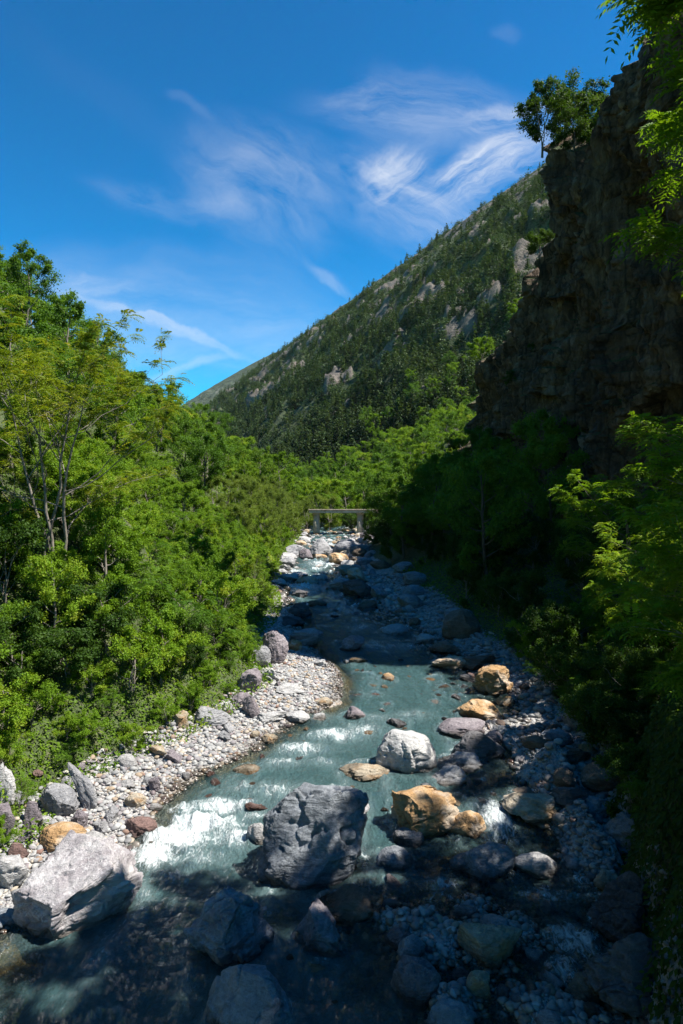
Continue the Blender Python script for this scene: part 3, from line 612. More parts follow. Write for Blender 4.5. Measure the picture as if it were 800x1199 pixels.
# countable smaller stones: own objects, label tells what they lie beside
placed = [(h[0], h[1], h[3]) for h in HEROES]
CN = {'grey': 'grey', 'pale': 'pale', 'purple': 'mauve', 'red': 'rust red', 'orange': 'orange', 'tan': 'cream', 'blue': 'blue grey', 'dark': 'dark', 'brown': 'brown'}
def near_label(x, y, c, size):
    lm = [h for h in HEROES if h[2].startswith('the ')]
    b = min(lm, key=lambda h: (h[0] - x) ** 2 + ((h[1] - y) * .7) ** 2)
    dx, dy = x - b[0], y - b[1]; dist = math.hypot(dx, dy)
    rel = ('just' if dist < 2.2 + b[1] * .02 else 'some way') + (' upstream of' if dy > abs(dx) else ' downstream of' if -dy > abs(dx) else ' towards the cliff bank from' if dx > 0 else ' towards the green bank from')
    sz = 'small' if size < .35 else 'medium' if size < .7 else 'big'
    return f'{sz} {CN[c]} stone {rel} {b[2]}'
n_st = 0; LG = {}
def scatter(n, x_of, ys, sizes, cols, group, nm='river_stone', gap=.75):
    global n_st
    k = 0; tries = 0
    while k < n and tries < n * 30:
        tries += 1
        y = random.uniform(*ys) if not callable(ys) else ys(); x = x_of(y); s = sizes[0] + (sizes[1] - sizes[0]) * random.random() ** 2.2
        if any((x - a) ** 2 + (y - b) ** 2 < ((s * .5 + r) * gap) ** 2 for a, b, r in placed): continue
        if y > 98: s = min(s, 1.5)
        z = max(Tz(x, y), float(WL(y)) - s * .32)
        c = random.choice(cols); sh = random.choice(('round', 'smooth', 'block', 'slab', 'block'))
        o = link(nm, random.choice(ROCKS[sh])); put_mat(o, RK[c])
        hh = s * random.uniform(.45, .8)
        o.scale = (s, s * random.uniform(.65, .95), hh); o.location = (x, y, z + hh * .22); o.rotation_euler = (random.uniform(-.25, .25), random.uniform(-.25, .25), random.uniform(0, 6.28))
        o['water_level'] = float(WL(y)) if z < float(WL(y)) + .25 else -50.0
        lb = near_label(x, y, c, s); tag(o, lb, 'stone', LG.setdefault(lb, group))
        placed.append((x, y, s * .5)); k += 1; n_st += 1
U = random.uniform
scatter(120, lambda y: U(EL(y) - .6, ER(y) + .8), (56, 117), (1.0, 3.4), ['pale', 'pale', 'grey', 'pale', 'tan', 'orange', 'grey'], 'stones of the upstream cascade', 'cascade_rock')
scatter(14, lambda y: U(EL(y) + 1, ER(y) - .3), (106, 119), (1.1, 2.6), ['orange', 'tan', 'pale', 'orange'], 'stones of the upstream cascade', 'cascade_rock')
scatter(85, lambda y: U(ER(y) - 1.6, ER(y) + BR(y) + .6), (36, 112), (.5, 2.4), ['blue', 'grey', 'grey', 'pale', 'brown', 'blue'], 'stones on the shaded cliff bank', 'cascade_rock')
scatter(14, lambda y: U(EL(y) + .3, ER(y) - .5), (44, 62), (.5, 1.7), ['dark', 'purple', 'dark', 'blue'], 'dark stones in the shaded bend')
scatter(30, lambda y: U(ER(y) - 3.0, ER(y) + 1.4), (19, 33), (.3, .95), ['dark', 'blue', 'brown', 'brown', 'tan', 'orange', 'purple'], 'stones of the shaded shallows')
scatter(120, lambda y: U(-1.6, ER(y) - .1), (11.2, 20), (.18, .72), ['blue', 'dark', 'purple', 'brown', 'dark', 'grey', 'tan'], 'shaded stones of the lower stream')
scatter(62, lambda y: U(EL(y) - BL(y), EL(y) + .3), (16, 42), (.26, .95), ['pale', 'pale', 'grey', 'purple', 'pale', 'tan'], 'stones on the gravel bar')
scatter(16, lambda y: U(EL(y) - 3.4, EL(y) - .4), (14.5, 20), (.28, .7), ['purple', 'red', 'pale', 'purple', 'grey'], 'stones around the huge layered slab')
scatter(14, lambda y: U(EL(y) + .2, EL(y) + 2.2), (20, 33), (.25, .5), ['red', 'brown', 'tan', 'orange'], 'stones awash along the gravel bar')
scatter(22, lambda y: U(EL(y) + 1.5, ER(y) - .6), (21, 44), (.35, .95), ['purple', 'grey', 'tan', 'red', 'orange', 'dark', 'pale'], 'stones standing in the sunlit channel')

# ------------------------------------------------------------------ river
def P(px, py): return ground_pt(px, py)
FOAM = [(262, 944, 1.0, .35, 1.05), (215, 950, .6, .3, .85), (240, 966, 1.1, .45, 1.2), (205, 985, 1.0, .6, 1.3), (178, 1003, .7, .7, 1.15), (280, 985, .9, .4, .9), (230, 1005, .9, .5, .6), (300, 955, .5, .3, .7), (200, 1025, .9, .4, .5),
        (352, 878, .9, .5, .85), (392, 862, 1.0, .6, .9), (425, 855, .7, .7, .75), (330, 893, .7, .4, .7), (375, 893, .7, .35, .5),
        (325, 925, .8, .5, .7), (285, 922, .5, .4, .6), (582, 962, .5, 1.0, 1.1), (565, 945, .5, .5, .6), (672, 1105, .7, .7, .85), (660, 1140, .5, .8, .7), (640, 1050, .9, .5, .55), (690, 1030, .6, .8, .7),
        (520, 1035, .5, .3, .7), (600, 1020, .3, .5, .7), (535, 1050, .9, .3, .5), (430, 1000, .5, .3, .4), (572, 808, .7, .9, .5), (480, 838, .8, .5, .5), (440, 842, .8, .5, .45), (445, 755, 1.2, 2, .45), (480, 757, 1.5, 1.6, .45),
        (352, 688, 1.6, 3, 1.0), (390, 690, 1.4, 3, .45), (375, 660, 1.6, 4, .8), (400, 648, 2.0, 5, .7), (345, 672, 1.4, 4, .85), (385, 640, 2, 5, .8), (420, 735, 1.2, 1.6, .5), (405, 712, 1.5, 2, .4), (370, 840, .8, .6, .45), (640, 940, .5, .4, .5), (250, 1060, 1.5, .5, .25)]
Yr = np.concatenate([np.arange(-40, 8, 1.0), spaced(8, 135, .05, .0045)])
tt = np.linspace(-.12, 1.12, 230)
RX = EL(Yr)[:, None] + (ER(Yr) - EL(Yr))[:, None] * tt[None]; RY = np.repeat(Yr[:, None], len(tt), 1)
fo = np.zeros_like(RX)
for (px, py, a, b, s) in FOAM:
    c = P(px, py); fo = np.maximum(fo, s * np.exp(-(((RX - c[0]) / a) ** 2 + ((RY - c[1]) / b) ** 2)))
for (hx, hy, hr) in placed:
    if not (10 < hy < 60) or hr < .22 or not (EL(hy) + .1 < hx < ER(hy) + .3): continue
    i0, i1 = np.searchsorted(Yr, [hy - hr * 2.6, hy + hr * 2.0]); xx, yy = RX[i0:i1] - hx, RY[i0:i1] - hy
    d = np.sqrt(xx ** 2 + yy ** 2) / hr
    ring = np.exp(-((d - 1.0) / .22) ** 2) * (.42 + .25 * np.clip(yy / hr, -1, 1))
    tail = .40 * np.exp(-((np.abs(xx) - hr * .75) / (.25 * hr)) ** 2) * sst(0, -.6 * hr, yy) * sst(-2.6 * hr, -1.0 * hr, yy)
    fo[i0:i1] = np.maximum(fo[i0:i1], np.maximum(ring, tail) * np.clip(.55 + hr * .4, 0, 1))
fo = np.maximum(fo, np.clip(fbm(xyz(RX * .8, RY * .35), 3, 77) * 1.7 - .05, 0, .75) * sst(48, 62, RY))
chop = fbm(xyz(RX * 1.3, RY * .8), 3, 40) * .07 + fbm(xyz(RX * 4.2, RY * 2.6), 3, 41) * .030
RZ = WL(RY) + chop * (1 + 2.2 * sst(36, 50, RY)) + fo * (.04 + .30 * fbm(xyz(RX * 1.9, RY * 1.5), 4, 42, .55, True))
dp = np.clip(RZ - T(RX, RY), 0, 3)
river = link('river', mesh_np('river', np.stack([RX, RY, RZ], -1).reshape(-1, 3), grid_faces(*RX.shape)[:, ::-1], True,
      {'foam': ('POINT', fo.ravel()), 'depth': ('POINT', dp.ravel())}, water_mat()))
tag(river, kind='structure')

# gravel: far too many pebbles to count
def gravel(n_try, fn, smin, smax):
    X, Y = fn(n_try); return X, Y, smin + (smax - smin) * rng.random(len(X)) ** 3.4
parts = []
def g1(n): Y = rng.uniform(13, 46, n); return EL(Y) + .25 - (BL(Y) + .5) * rng.random(n), Y
def g2(n): Y = rng.uniform(18, 62, n); return ER(Y) - 1.6 + (BR(Y) + 2.0) * rng.random(n), Y
def g3(n): Y = rng.uniform(10.5, 20, n); return rng.uniform(-2.4, 6.5, n), Y
def g4(n): Y = rng.uniform(46, 115, n); return EL(Y) - .8 + (ER(Y) - EL(Y) + 2.5) * rng.random(n), Y
for f, n, a, b, wl in ((g1, 26000, .045, .24, -.12), (g2, 7500, .08, .40, -.2), (g3, 26000, .035, .24, -.30), (g4, 7500, .18, .8, -.3)):
    X, Y, S = gravel(n, f, a, b); Z = T(X, Y); keep = Z > WL(Y) + wl
    parts.append((X[keep], Y[keep], Z[keep], S[keep]))
X, Y, Z, S = (np.concatenate([p[i] for p in parts]) for i in range(4))
pb = [rock_verts(900 + i, 2, 4, (.6, .9), .6) for i in range(6)]
allV, allF, tin, wet, off = [], [], [], [], 0
vi = rng.integers(0, 6, len(X)); ang = rng.uniform(0, 6.28, len(X)); asp = rng.uniform(.6, 1, len(X)); hz = rng.uniform(.35, .7, len(X)); tl = rng.normal(0, .22, len(X))
tn = rng.random(len(X))
for i in range(6):
    s = vi == i; V, Fc = pb[i]; n = s.sum()
    Q = V[None] * np.stack([S[s], S[s] * asp[s], S[s] * hz[s]], -1)[:, None, :]
    ca, sa = np.cos(ang[s])[:, None], np.sin(ang[s])[:, None]; ct, st_ = np.cos(tl[s])[:, None], np.sin(tl[s])[:, None]
    x, y, z = Q[..., 0], Q[..., 1], Q[..., 2]; x, z = x * ct - z * st_, x * st_ + z * ct
    Q = np.stack([x * ca - y * sa + X[s][:, None], x * sa + y * ca + Y[s][:, None], z + Z[s][:, None] + (S[s] * hz[s])[:, None] * .25], -1)
    allV.append(Q.reshape(-1, 3)); allF.append((Fc[None] + (np.arange(n) * len(V))[:, None, None]).reshape(-1, 3) + off); off += n * len(V)
    tin.append(np.repeat(tn[s], len(V))); wet.append(np.repeat(np.maximum(sst(.10, .0, Z[s] - WL(Y[s])), .75 * rng.random(s.sum()) * ((X[s] > (EL(Y[s]) + ER(Y[s])) / 2) & (Y[s] < 36))), len(V)))
gr = link('gravel', mesh_np('gravel', np.concatenate(allV), np.concatenate(allF), True, {'tint': ('POINT', np.concatenate(tin)), 'wet': ('POINT', np.concatenate(wet))}, pebble_mat()))
tag(gr, 'loose pale gravel spread over the bars and banks of the stream', 'gravel', None, 'stuff')

# ------------------------------------------------------------------ cliff
cyv = np.concatenate([spaced(31, 140, .14, .0012)])
ztop = np.interp(cyv, [31, 36, 40, 44.6, 45.6, 47, 50, 57.5, 59.5, 62, 72, 84, 96, 110, 124, 131, 140], [52, 46, 38.5, 37, 35.5, 32, 34, 38, 36, 30, 25, 20, 16, 12.5, 9.5, 8, 6])
ztop = ztop + fbm(xyz(cyv * .5, cyv * 0), 4, 61) * 1.1
nv, nb = 260, 40
fx = cliff_x(cyv); base = np.interp(cyv, [31, 60, 140], [1.5, 2.5, 3.5])
tv = np.linspace(0, 1, nv)
CZ = base[:, None] + (ztop - base)[:, None] * tv[None]
CY = np.repeat(cyv[:, None], nv, 1)
flute = fbm(np.stack([CY * .32, CZ * .05, CZ * 0 + 4], -1), 4, 62, .55, True) * 1.5 + fbm(np.stack([CY * .9, CZ * .35, CZ * 0], -1), 5, 63, .55) * 1.1 + fbm(np.stack([CY * .12, CZ * .12, CZ * 0], -1), 2, 64) * 1.6
step = np.floor(CZ / 5.5 + fbm(np.stack([CY * .15, CZ * .1, CZ * 0], -1), 2, 65) * 1.2)
jag = fbm(np.stack([CY * 1.7, CZ * 1.1, CZ * 0 + 9], -1), 4, 70, .6, True) * .45
CX = fx[:, None] - .8 + (CZ - base[:, None]) * .015 + (flute * 1.0 + jag) * sst(0, .12, tv)[None] + noise(np.stack([step * 3.7, CY * .25, CY * 0], -1), 66) * 1.1
CYf = CY + fbm(np.stack([CZ * .4, CY * .4, CZ * 0], -1), 3, 67) * .5
def blocks(ky, kz, sd_):
    wy = fbm(np.stack([CY * .3, CZ * .3, CZ * 0], -1), 3, sd_) * .9; colm = np.floor(CY * ky + wy)
    row = np.floor(CZ * kz + noise(np.stack([colm * 7.3, colm * 0, colm * 0 + .5], -1), sd_ + 1) * 3 + wy * .6)
    return noise(np.stack([colm * 3.71 + .3, row * 5.13 + .7, colm * 0 + .5], -1), sd_ + 2)
CX = CX + (blocks(.42, .13, 71) * 1.3 + blocks(1.1, .42, 74) * .5) * sst(0, .08, tv)[None]
bt = np.linspace(0, 1, nb + 1)[1:] ** 1.6
BX = CX[:, -1:] + bt[None] * 75; BYv = np.repeat(cyv[:, None], nb, 1)
BZ = CZ[:, -1:] + bt[None] * 75 * .55 + fbm(xyz(BX * .15, BYv * .15), 4, 68) * np.minimum(bt * 40, 2.2)[None]
CX, CYf, CZ = (np.concatenate([a, b], 1) for a, b in ((CX, BX), (CYf, BYv), (CZ, BZ)))
cliff = link('cliff', mesh_np('cliff', np.stack([CX, CYf, CZ], -1).reshape(-1, 3), grid_faces(*CX.shape), False, None, cliff_mat()))
tag(cliff, kind='structure')
# near end of the cliff turns away from the stream
k = 60; sv = np.linspace(0, 1, k)
EX = CX[:1].T + sv[None] * 60; EYv = CYf[:1].T - sv[None] * 14 + 0 * EX
EZ = np.repeat(CZ[:1].T, k, 1); tvv = np.linspace(0, 1, EZ.shape[0])[:, None]
nz_ = fbm(np.stack([EX * .3, EZ * .1, EYv * .3], -1), 4, 69) * 1.2 * np.minimum(sv * 8, 1)[None]
EX = EX; EYv = EYv + nz_ + 0 * EX
endm = link('cliff_end', mesh_np('cliff_end', np.stack([EX, EYv, EZ * (1 + 0 * EX)], -1)[:nv].reshape(-1, 3), grid_faces(nv, k)[:, ::-1], True, None, cliff.data.materials[0]))
tag(endm, kind='structure')

# ------------------------------------------------------------------ mountains
def ruled(base, ridge, ns, ntv, amp, back, seed, freq):
    s = np.array([b[0] for b in base]); S_ = np.linspace(s[0], s[-1], ns)
    bp = np.stack([np.interp(S_, s, [b[i] for b in base]) for i in (1, 2, 3)], -1)
    s2 = np.array([b[0] for b in ridge]); rp = np.stack([np.interp(S_, s2, [b[i] for b in ridge]) for i in (1, 2, 3)], -1)
    t = np.linspace(0, 1, ntv)
    Pm = bp[:, None] * (1 - t)[None, :, None] + rp[:, None] * t[None, :, None]
    env = np.sin(np.pi * np.clip(t, 0, 1))[None] * .85 + .15
    hd = fbm(Pm * freq, 6, seed, .52, True) * amp + fbm(Pm * freq * 4, 4, seed + 3) * amp * .22
    rk = sst(.11, .26, fbm(Pm * freq * 2.6 + 31, 5, seed + 8, .62) + .13 * (t[None] - .5)) * sst(.06, .2, t)[None]
    hd = hd + rk * (.35 + .5 * fbm(Pm * freq * 9, 3, seed + 12, .6, True)) * amp * .38
    Pm[..., 2] += (hd - amp * .3) * env
    Bk = rp[:, None] + np.array(back)[None, None] * np.linspace(0, 1, 12)[None, 1:, None]; Bk[..., 2] += fbm(Bk * freq, 3, seed) * 6
    Bk[:, :, 2] = np.minimum(Bk[:, :, 2], Pm[:, -1:, 2])
    return np.concatenate([Pm, Bk], 1), Pm, np.concatenate([rk, Bk[..., 0] * 0], 1)
mbase = [(0, 190, 40, 5), (.3, 80, 165, 7), (.5, 18, 235, 9), (.7, -45, 350, 14), (1, -190, 700, 26), (1.2, -420, 1150, 40)]
mridge = [(0, 430, 300, 345), (.3, 262, 420, 303), (.55, 150, 500, 250), (.8, 10, 700, 206), (1, -112, 900, 172), (1.2, -232, 1200, 146)]
mv, mface, mrock = ruled(mbase, mridge, 420, 200, 20, (180, 320, -140), 81, .016)
mtn = link('mountain', mesh_np('mountain', mv.reshape(-1, 3), grid_faces(*mv.shape[:2])[:, ::-1], True, {'rock': ('POINT', mrock.ravel())}, mountain_mat('mountain_slope', 1.0, (.03, .046, .015), (.06, .082, .028), (.165, .14, .115))))
tag(mtn, kind='structure')
fb = [(0, -1100, 1900, 20), (.5, -500, 1900, 20), (1, 300, 1900, 20)]
fr_ = [(0, -1250, 2500, 40), (.3, -780, 2500, 190), (.45, -547, 2500, 355), (.6, -430, 2500, 425), (.75, -250, 2500, 520), (1, 300, 2500, 560)]
fv, _, frock = ruled(fb, fr_, 260, 130, 60, (0, 700, -300), 91, .004)
far = link('far_ridge', mesh_np('far_ridge', fv.reshape(-1, 3), grid_faces(*fv.shape[:2])[:, ::-1], True, {'rock': ('POINT', frock.ravel() * .3)}, mountain_mat('far_slope', .45, (.02, .032, .014), (.045, .062, .024), (.26, .24, .22))))
tag(far, kind='structure')

# ------------------------------------------------------------------ plants: mesh makers
class Wood:
    def __init__(s): s.v, s.f, s.n = [], [], 0
    def tube(s, pts, rad, k=6):
        pts = np.asarray(pts, float); m = len(pts); d = unit(np.gradient(pts, axis=0))
        a = unit(np.cross(d, np.where(np.abs(d[:, 2:3]) > .9, [[1., 0, 0]], [[0, 0, 1.]]))); b = np.cross(d, a)
        th = np.arange(k) / k * 2 * np.pi
        V = pts[:, None] + np.asarray(rad)[:, None, None] * (np.cos(th)[None, :, None] * a[:, None] + np.sin(th)[None, :, None] * b[:, None])
        i = np.arange(m * k).reshape(m, k) + s.n; j = np.roll(i, -1, 1)
        s.v.append(V.reshape(-1, 3)); s.f.append(np.stack([i[:-1], j[:-1], j[1:], i[1:]], -1).reshape(-1, 4)); s.n += m * k
    def mesh(s, name, m): return mesh_np(name, np.concatenate(s.v), np.concatenate(s.f), True, None, m)

def leaf_quads(c, ax, nrm, L, Wd):
    """kite shaped leaves: c base, ax direction, nrm up; 4 verts each"""
    sd_ = unit(np.cross(ax, nrm)); L = L[:, None]; Wd = Wd[:, None]
    a = c; b = c + ax * L * .45 + sd_ * Wd * .5 + nrm * L * .06; e = c + ax * L; d = c + ax * L * .45 - sd_ * Wd * .5 + nrm * L * .06
    return np.stack([a, b, e, d], 1).reshape(-1, 3)
def leaves_mesh(name, quads, tint, m):
    n = len(quads) // 4
    return mesh_np(name, quads, np.arange(n * 4).reshape(n, 4), False, {'tint': ('FACE', np.clip(tint, 0, 1))}, m)

def cloud_leaves(r, centers, rad, n, size, flat=.65, up=.5, aspect=.55):
    """n simple leaves round each centre"""
    C = np.repeat(centers, n, 0); m = len(C)
    o = r.normal(size=(m, 3)) * .5; o[:, 2] *= flat
    c = C + o * np.repeat(rad, n)[:, None]
    nr = unit(r.normal(size=(m, 3)) * .6 + np.array([0, 0, up]) + unit(o) * .5); ax = unit(np.cross(nr, r.normal(size=(m, 3))))
    ax = unit(ax + np.array([0, 0, -.15])); nr = unit(nr - ax * (nr * ax).sum(1, keepdims=True))
    L = size * r.uniform(.7, 1.3, m)
    t = np.repeat(r.normal(.5, .17, len(centers)), n) + r.normal(0, .12, m)
    return leaf_quads(c, ax, nr, L, L * aspect), t

def pinnate(r, base, dirs, length, pairs=7, lw=.28, droop=.5):
    """compound leaves: base (m,3), dirs (m,3), length (m,)"""
    m = len(base); dirs = unit(dirs); up = np.tile([0, 0, 1.], (m, 1)); side = unit(np.cross(dirs, up) + 1e-6); nrm = unit(np.cross(side, dirs))
    Q, Tt = [], []; tb = r.normal(.5, .17, m)
    for k in range(pairs + 1):
        t = .18 + .82 * k / pairs
        p = base + dirs * (length * t)[:, None] - up * (length * droop * t * t)[:, None]
        dd = unit(dirs - up * (2 * droop * t))
        ll = length * .30 * (1 - .45 * abs(t - .45)) 
        for sg in ((-1, 1) if k < pairs else (0,)):
            ax = unit(dd * (.45 if sg else 1) + side * sg + r.normal(size=(m, 3)) * .10 - up * .15)
            nn = unit(nrm + r.normal(size=(m, 3)) * .18); nn = unit(nn - ax * (nn * ax).sum(1, keepdims=True))
            Q.append(leaf_quads(p, ax, nn, ll, ll * lw * 1.15)); Tt.append(tb + r.normal(0, .06, m))
    return np.concatenate(Q), np.concatenate(Tt)

def skeleton(seed, H, spread, trunk_r, limbs, subs, lean=(0, 0), stems=1, low=.25, rise=.55, crown=lambda t: math.sin(math.pi * min(1, .12 + .83 * t)) ** .7, ext=1.0):
    r = np.random.default_rng(seed); wd = Wood(); tips, tr, tipd = [], [], []
    for sN in range(stems):
        az0 = r.uniform(0, 6.28); off = np.array([math.cos(az0), math.sin(az0), 0]) * (spread * .35 if stems > 1 else spread * .06)
        m = 9; t = np.linspace(0, 1, m); Hs = H * (r.uniform(.75, 1) if stems > 1 else 1) * .9
        tp = np.stack([off[0] * t ** 1.3 + lean[0] * t, off[1] * t ** 1.3 + lean[1] * t, Hs * t], -1) + np.cumsum(r.normal(size=(m, 3)) * [H * .012, H * .012, 0], 0)
        tp[0] = (off[0] * .08, off[1] * .08, -.4); rr = trunk_r / math.sqrt(stems) * (1 - .85 * t) + .008
        wd.tube(tp, rr, 8)
        nl = max(2, limbs // stems)
        for i in range(nl):
            u = low + (1 - low) * (i + r.uniform(.1, .9)) / nl; p0 = np.array([np.interp(u, t, tp[:, k]) for k in range(3)])
            az = i * 2.4 + r.uniform(-.5, .5) + sN * 1.1; ln = spread * crown((u - low) / (1 - low)) * r.uniform(.75, 1.15)
            d = np.array([math.cos(az), math.sin(az), rise * r.uniform(.5, 1.5)]); d /= np.linalg.norm(d)
            q = np.linspace(0, 1, 6)[:, None]; cv = p0 + d * ln * q + np.array([0, 0, ln * .12]) * q * q + np.cumsum(r.normal(size=(6, 3)) * ln * .03, 0) * (q > 0)
            r0 = max(.012, .45 * np.interp(u, t, rr)); wd.tube(cv, r0 * (1 - .8 * q[:, 0]) + .004, 5)
            for j in range(subs):
                w_ = .35 + .65 * (j + 1) / subs; p1 = np.array([np.interp(w_, q[:, 0], cv[:, k]) for k in range(3)])
                d2 = unit(d * .6 + r.normal(size=3) * .65 + [0, 0, .25]); l2 = ln * r.uniform(.22, .42) * ext
                q2 = np.linspace(0, 1, 4)[:, None]; c2_ = p1 + d2 * l2 * q2 + np.array([0, 0, -.05 * l2]) * q2 ** 2
                wd.tube(c2_, r0 * .35 * (1 - .8 * q2[:, 0]) + .003, 4)
                for g in ((.55, 1.0) if j < subs - 1 else (.3, .7, 1.0)):
                    tips.append(p1 + d2 * l2 * g); tr.append(l2 * .55); tipd.append(d2)
        tips.append(tp[-1]); tr.append(spread * .2); tipd.append(np.array([0, 0, 1.]))
    return wd, np.array(tips), np.array(tr), np.array(tipd), r

KIT = {}
def kit(name, wood, leaves): KIT.setdefault(name, []).append((wood, leaves))
def build_simple(name, seed, H, spread, tr, limbs, subs, n, size, leafm, barkm=BARK, **kw):
    fl = kw.pop('flat', .65); asp = kw.pop('aspect', .55); rs = kw.pop('radscale', 1.0)
    wd, tips, rad, td, r = skeleton(seed, H, spread, tr, limbs, subs, **kw)
    q, t = cloud_leaves(r, tips, np.maximum(rad * rs, size * 1.5), n, size, fl, .5, asp)
    kit(name, wd.mesh('trunk', barkm), leaves_mesh('crown', q, t, leafm))
for i in range(4): build_simple('broadleaf_tree', 200 + i, 8.0, 2.7 + .3 * (i % 2), .16, 15, 5, 78, .175, LEAF_MID, low=.12, rise=.6)
for i in range(2): build_simple('light_tree', 220 + i, 7.0, 2.5, .14, 15, 5, 78, .165, LEAF_LIME, low=.1, rise=.7)
for i in range(3): build_simple('willow', 230 + i, 5.0, 1.9, .09, 14, 5, 80, .14, LEAF_WILLOW, low=.06, rise=.9, stems=3, aspect=.3)
for i in range(4): build_simple('shrub', 240 + i, 1.9, 1.15, .035, 12, 4, 80, .075, LEAF_LIME, low=.05, rise=.6, stems=3)
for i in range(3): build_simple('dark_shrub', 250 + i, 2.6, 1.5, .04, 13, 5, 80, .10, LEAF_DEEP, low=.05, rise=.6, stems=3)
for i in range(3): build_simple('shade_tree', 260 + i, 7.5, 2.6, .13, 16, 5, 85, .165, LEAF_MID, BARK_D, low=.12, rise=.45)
for i in range(2): build_simple('cliff_tree', 265 + i, 6.5, 2.5, .13, 16, 5, 85, .15, LEAF_DEEP, BARK_D, low=.1, rise=.4)  # deep leaf colour paints in the shaded side seen against the sky
for i in range(2): build_simple('sapling', 270 + i, 3.2, .9, .03, 12, 4, 14, .09, LEAF_WILLOW, low=.15, rise=1.0, stems=2)

def build_pinnate(name, seed, H, spread, tr, limbs, subs, n, length, leafm, flowers=False, **kw):
    wd, tips, rad, td, r = skeleton(seed, H, spread, tr, limbs, subs, **kw)
    C = np.repeat(tips, n, 0); D = np.repeat(td, n, 0); m = len(C)
    d = unit(r.normal(size=(m, 3)) * [1, 1, .45] + D * .5 + [0, 0, .25]); ln = length * r.uniform(.65, 1.2, m)
    q, t = pinnate(r, C + r.normal(size=(m, 3)) * .06, d, ln)
    if flowers:      # pale yellow-green flower heads at some shoot ends
        s = r.random(len(tips)) < .3; f, ft = cloud_leaves(r, tips[s] + [0, 0, .12], np.full(s.sum(), .2), 26, .07, .9, .5, .6)
        q = np.concatenate([q, f]); t = np.concatenate([t, np.full(len(ft), 1.0)])
    kit(name, wd.mesh('trunk', BARK), leaves_mesh('crown', q, t, leafm))
build_pinnate('big_ash', 300, 9.6, 4.6, .14, 30, 5, 10, .48, LEAF_ASH, True, low=.25, rise=.75, stems=4, ext=1.15)
build_pinnate('right_ash', 310, 13.5, 4.2, .18, 32, 6, 10, .60, LEAF_LIME, False, low=.15, rise=.35, stems=2)
build_pinnate('right_ash', 311, 10.5, 4.0, .16, 28, 6, 10, .58, LEAF_LIME, False, low=.12, rise=.3, stems=2)
build_pinnate('right_ash', 312, 6.5, 2.9, .1, 22, 5, 13, .5, LEAF_LIME, False, low=.08, rise=.4, stems=3)
build_pinnate('leaning_ash', 315, 13.0, 4.0, .17, 32, 6, 12, .56, LEAF_LIME, False, low=.1, rise=.3, stems=2, lean=(-3.4, .4), crown=lambda t: 1.0 - .62 * t)
build_pinnate('pinnate_shrub', 320, 1.6, 1.0, .03, 8, 3, 5, .42, LEAF_MID, False, low=.1, rise=.6, stems=2)

def fir(seed, H, wid, tiers, per, n, size, m):
    r = np.random.default_rng(seed); wd = Wood(); wd.tube([(0, 0, -.5), (0, 0, H * .5), (0, 0, H)], [.16, .09, .02], 6)
    C, L, A = [], [], []
    for i in range(tiers):
        u = (i + r.uniform(0, .7)) / tiers; z = H * (.14 + .86 * u); ln = wid * (1 - u) ** .85 * r.uniform(.75, 1.15) + .12
        for j in range(per):
            az = r.uniform(0, 6.28); d = np.array([math.cos(az), math.sin(az), -.22 + .35 * u])
            for g in np.linspace(.25, 1, n):
                C.append(np.array([0, 0, z]) + d * ln * g + r.normal(size=3) * .12); A.append(unit(d + r.normal(size=3) * .45)); L.append(size * r.uniform(.7, 1.3) * (1.15 - .4 * u))
    C, A, L = np.array(C), np.array(A), np.array(L); nr = unit(r.normal(size=C.shape) * .35 + [0, 0, 1]); nr = unit(nr - A * (nr * A).sum(1, keepdims=True))
    q = leaf_quads(C - A * L[:, None] * .3, A, nr, L, L * .62); return wd, q, r.normal(.5, .2, len(C))
for i in range(3):
    wd, q, t = fir(400 + i, 12, 2.4, 20, 10, 4, .75, LEAF_FIR); kit('fir', wd.mesh('trunk', BARK_D), leaves_mesh('crown', q, t, LEAF_FIR))
LOW = []
for i in range(3):
    wd, q, t = fir(420 + i, 11, 2.3, 11, 8, 2, 1.25, None); LOW.append((q, t))
for i in range(3):       # low round-headed trees and scrub
    r = np.random.default_rng(430 + i); c = r.normal(size=(14, 3)) * [1.5, 1.5, 1.1] + [0, 0, 3.0]; q, t = cloud_leaves(r, c, np.full(14, 1.9), 15, .8); LOW.append((q, t))

# ------------------------------------------------------------------ plants: placing
def plant(kind, variant, x, y, scale, name, label, cat, group=None, rot=None, z=None, sz=None):
    wm, lm = KIT[kind][variant % len(KIT[kind])]
    e = bpy.data.objects.new(name, None); col.objects.link(e); e.empty_display_size = .2
    e.location = (x, y, Tz(x, y) - .05 if z is None else z); e.rotation_euler = (0, 0, U(0, 6.28) if rot is None else rot)
    e.scale = (scale, scale, scale * (sz or U(.88, 1.15)))
    link('trunk', wm, e); link('crown', lm, e)
    return tag(e, label, cat, group)

# the big tree on the left bank
plant('big_ash', 0, -9.8, 23.5, .93, 'ash_tree', 'tall many stemmed tree with bare grey branches and pale flower heads on the sunny bank', 'tree', rot=.4, sz=.92)
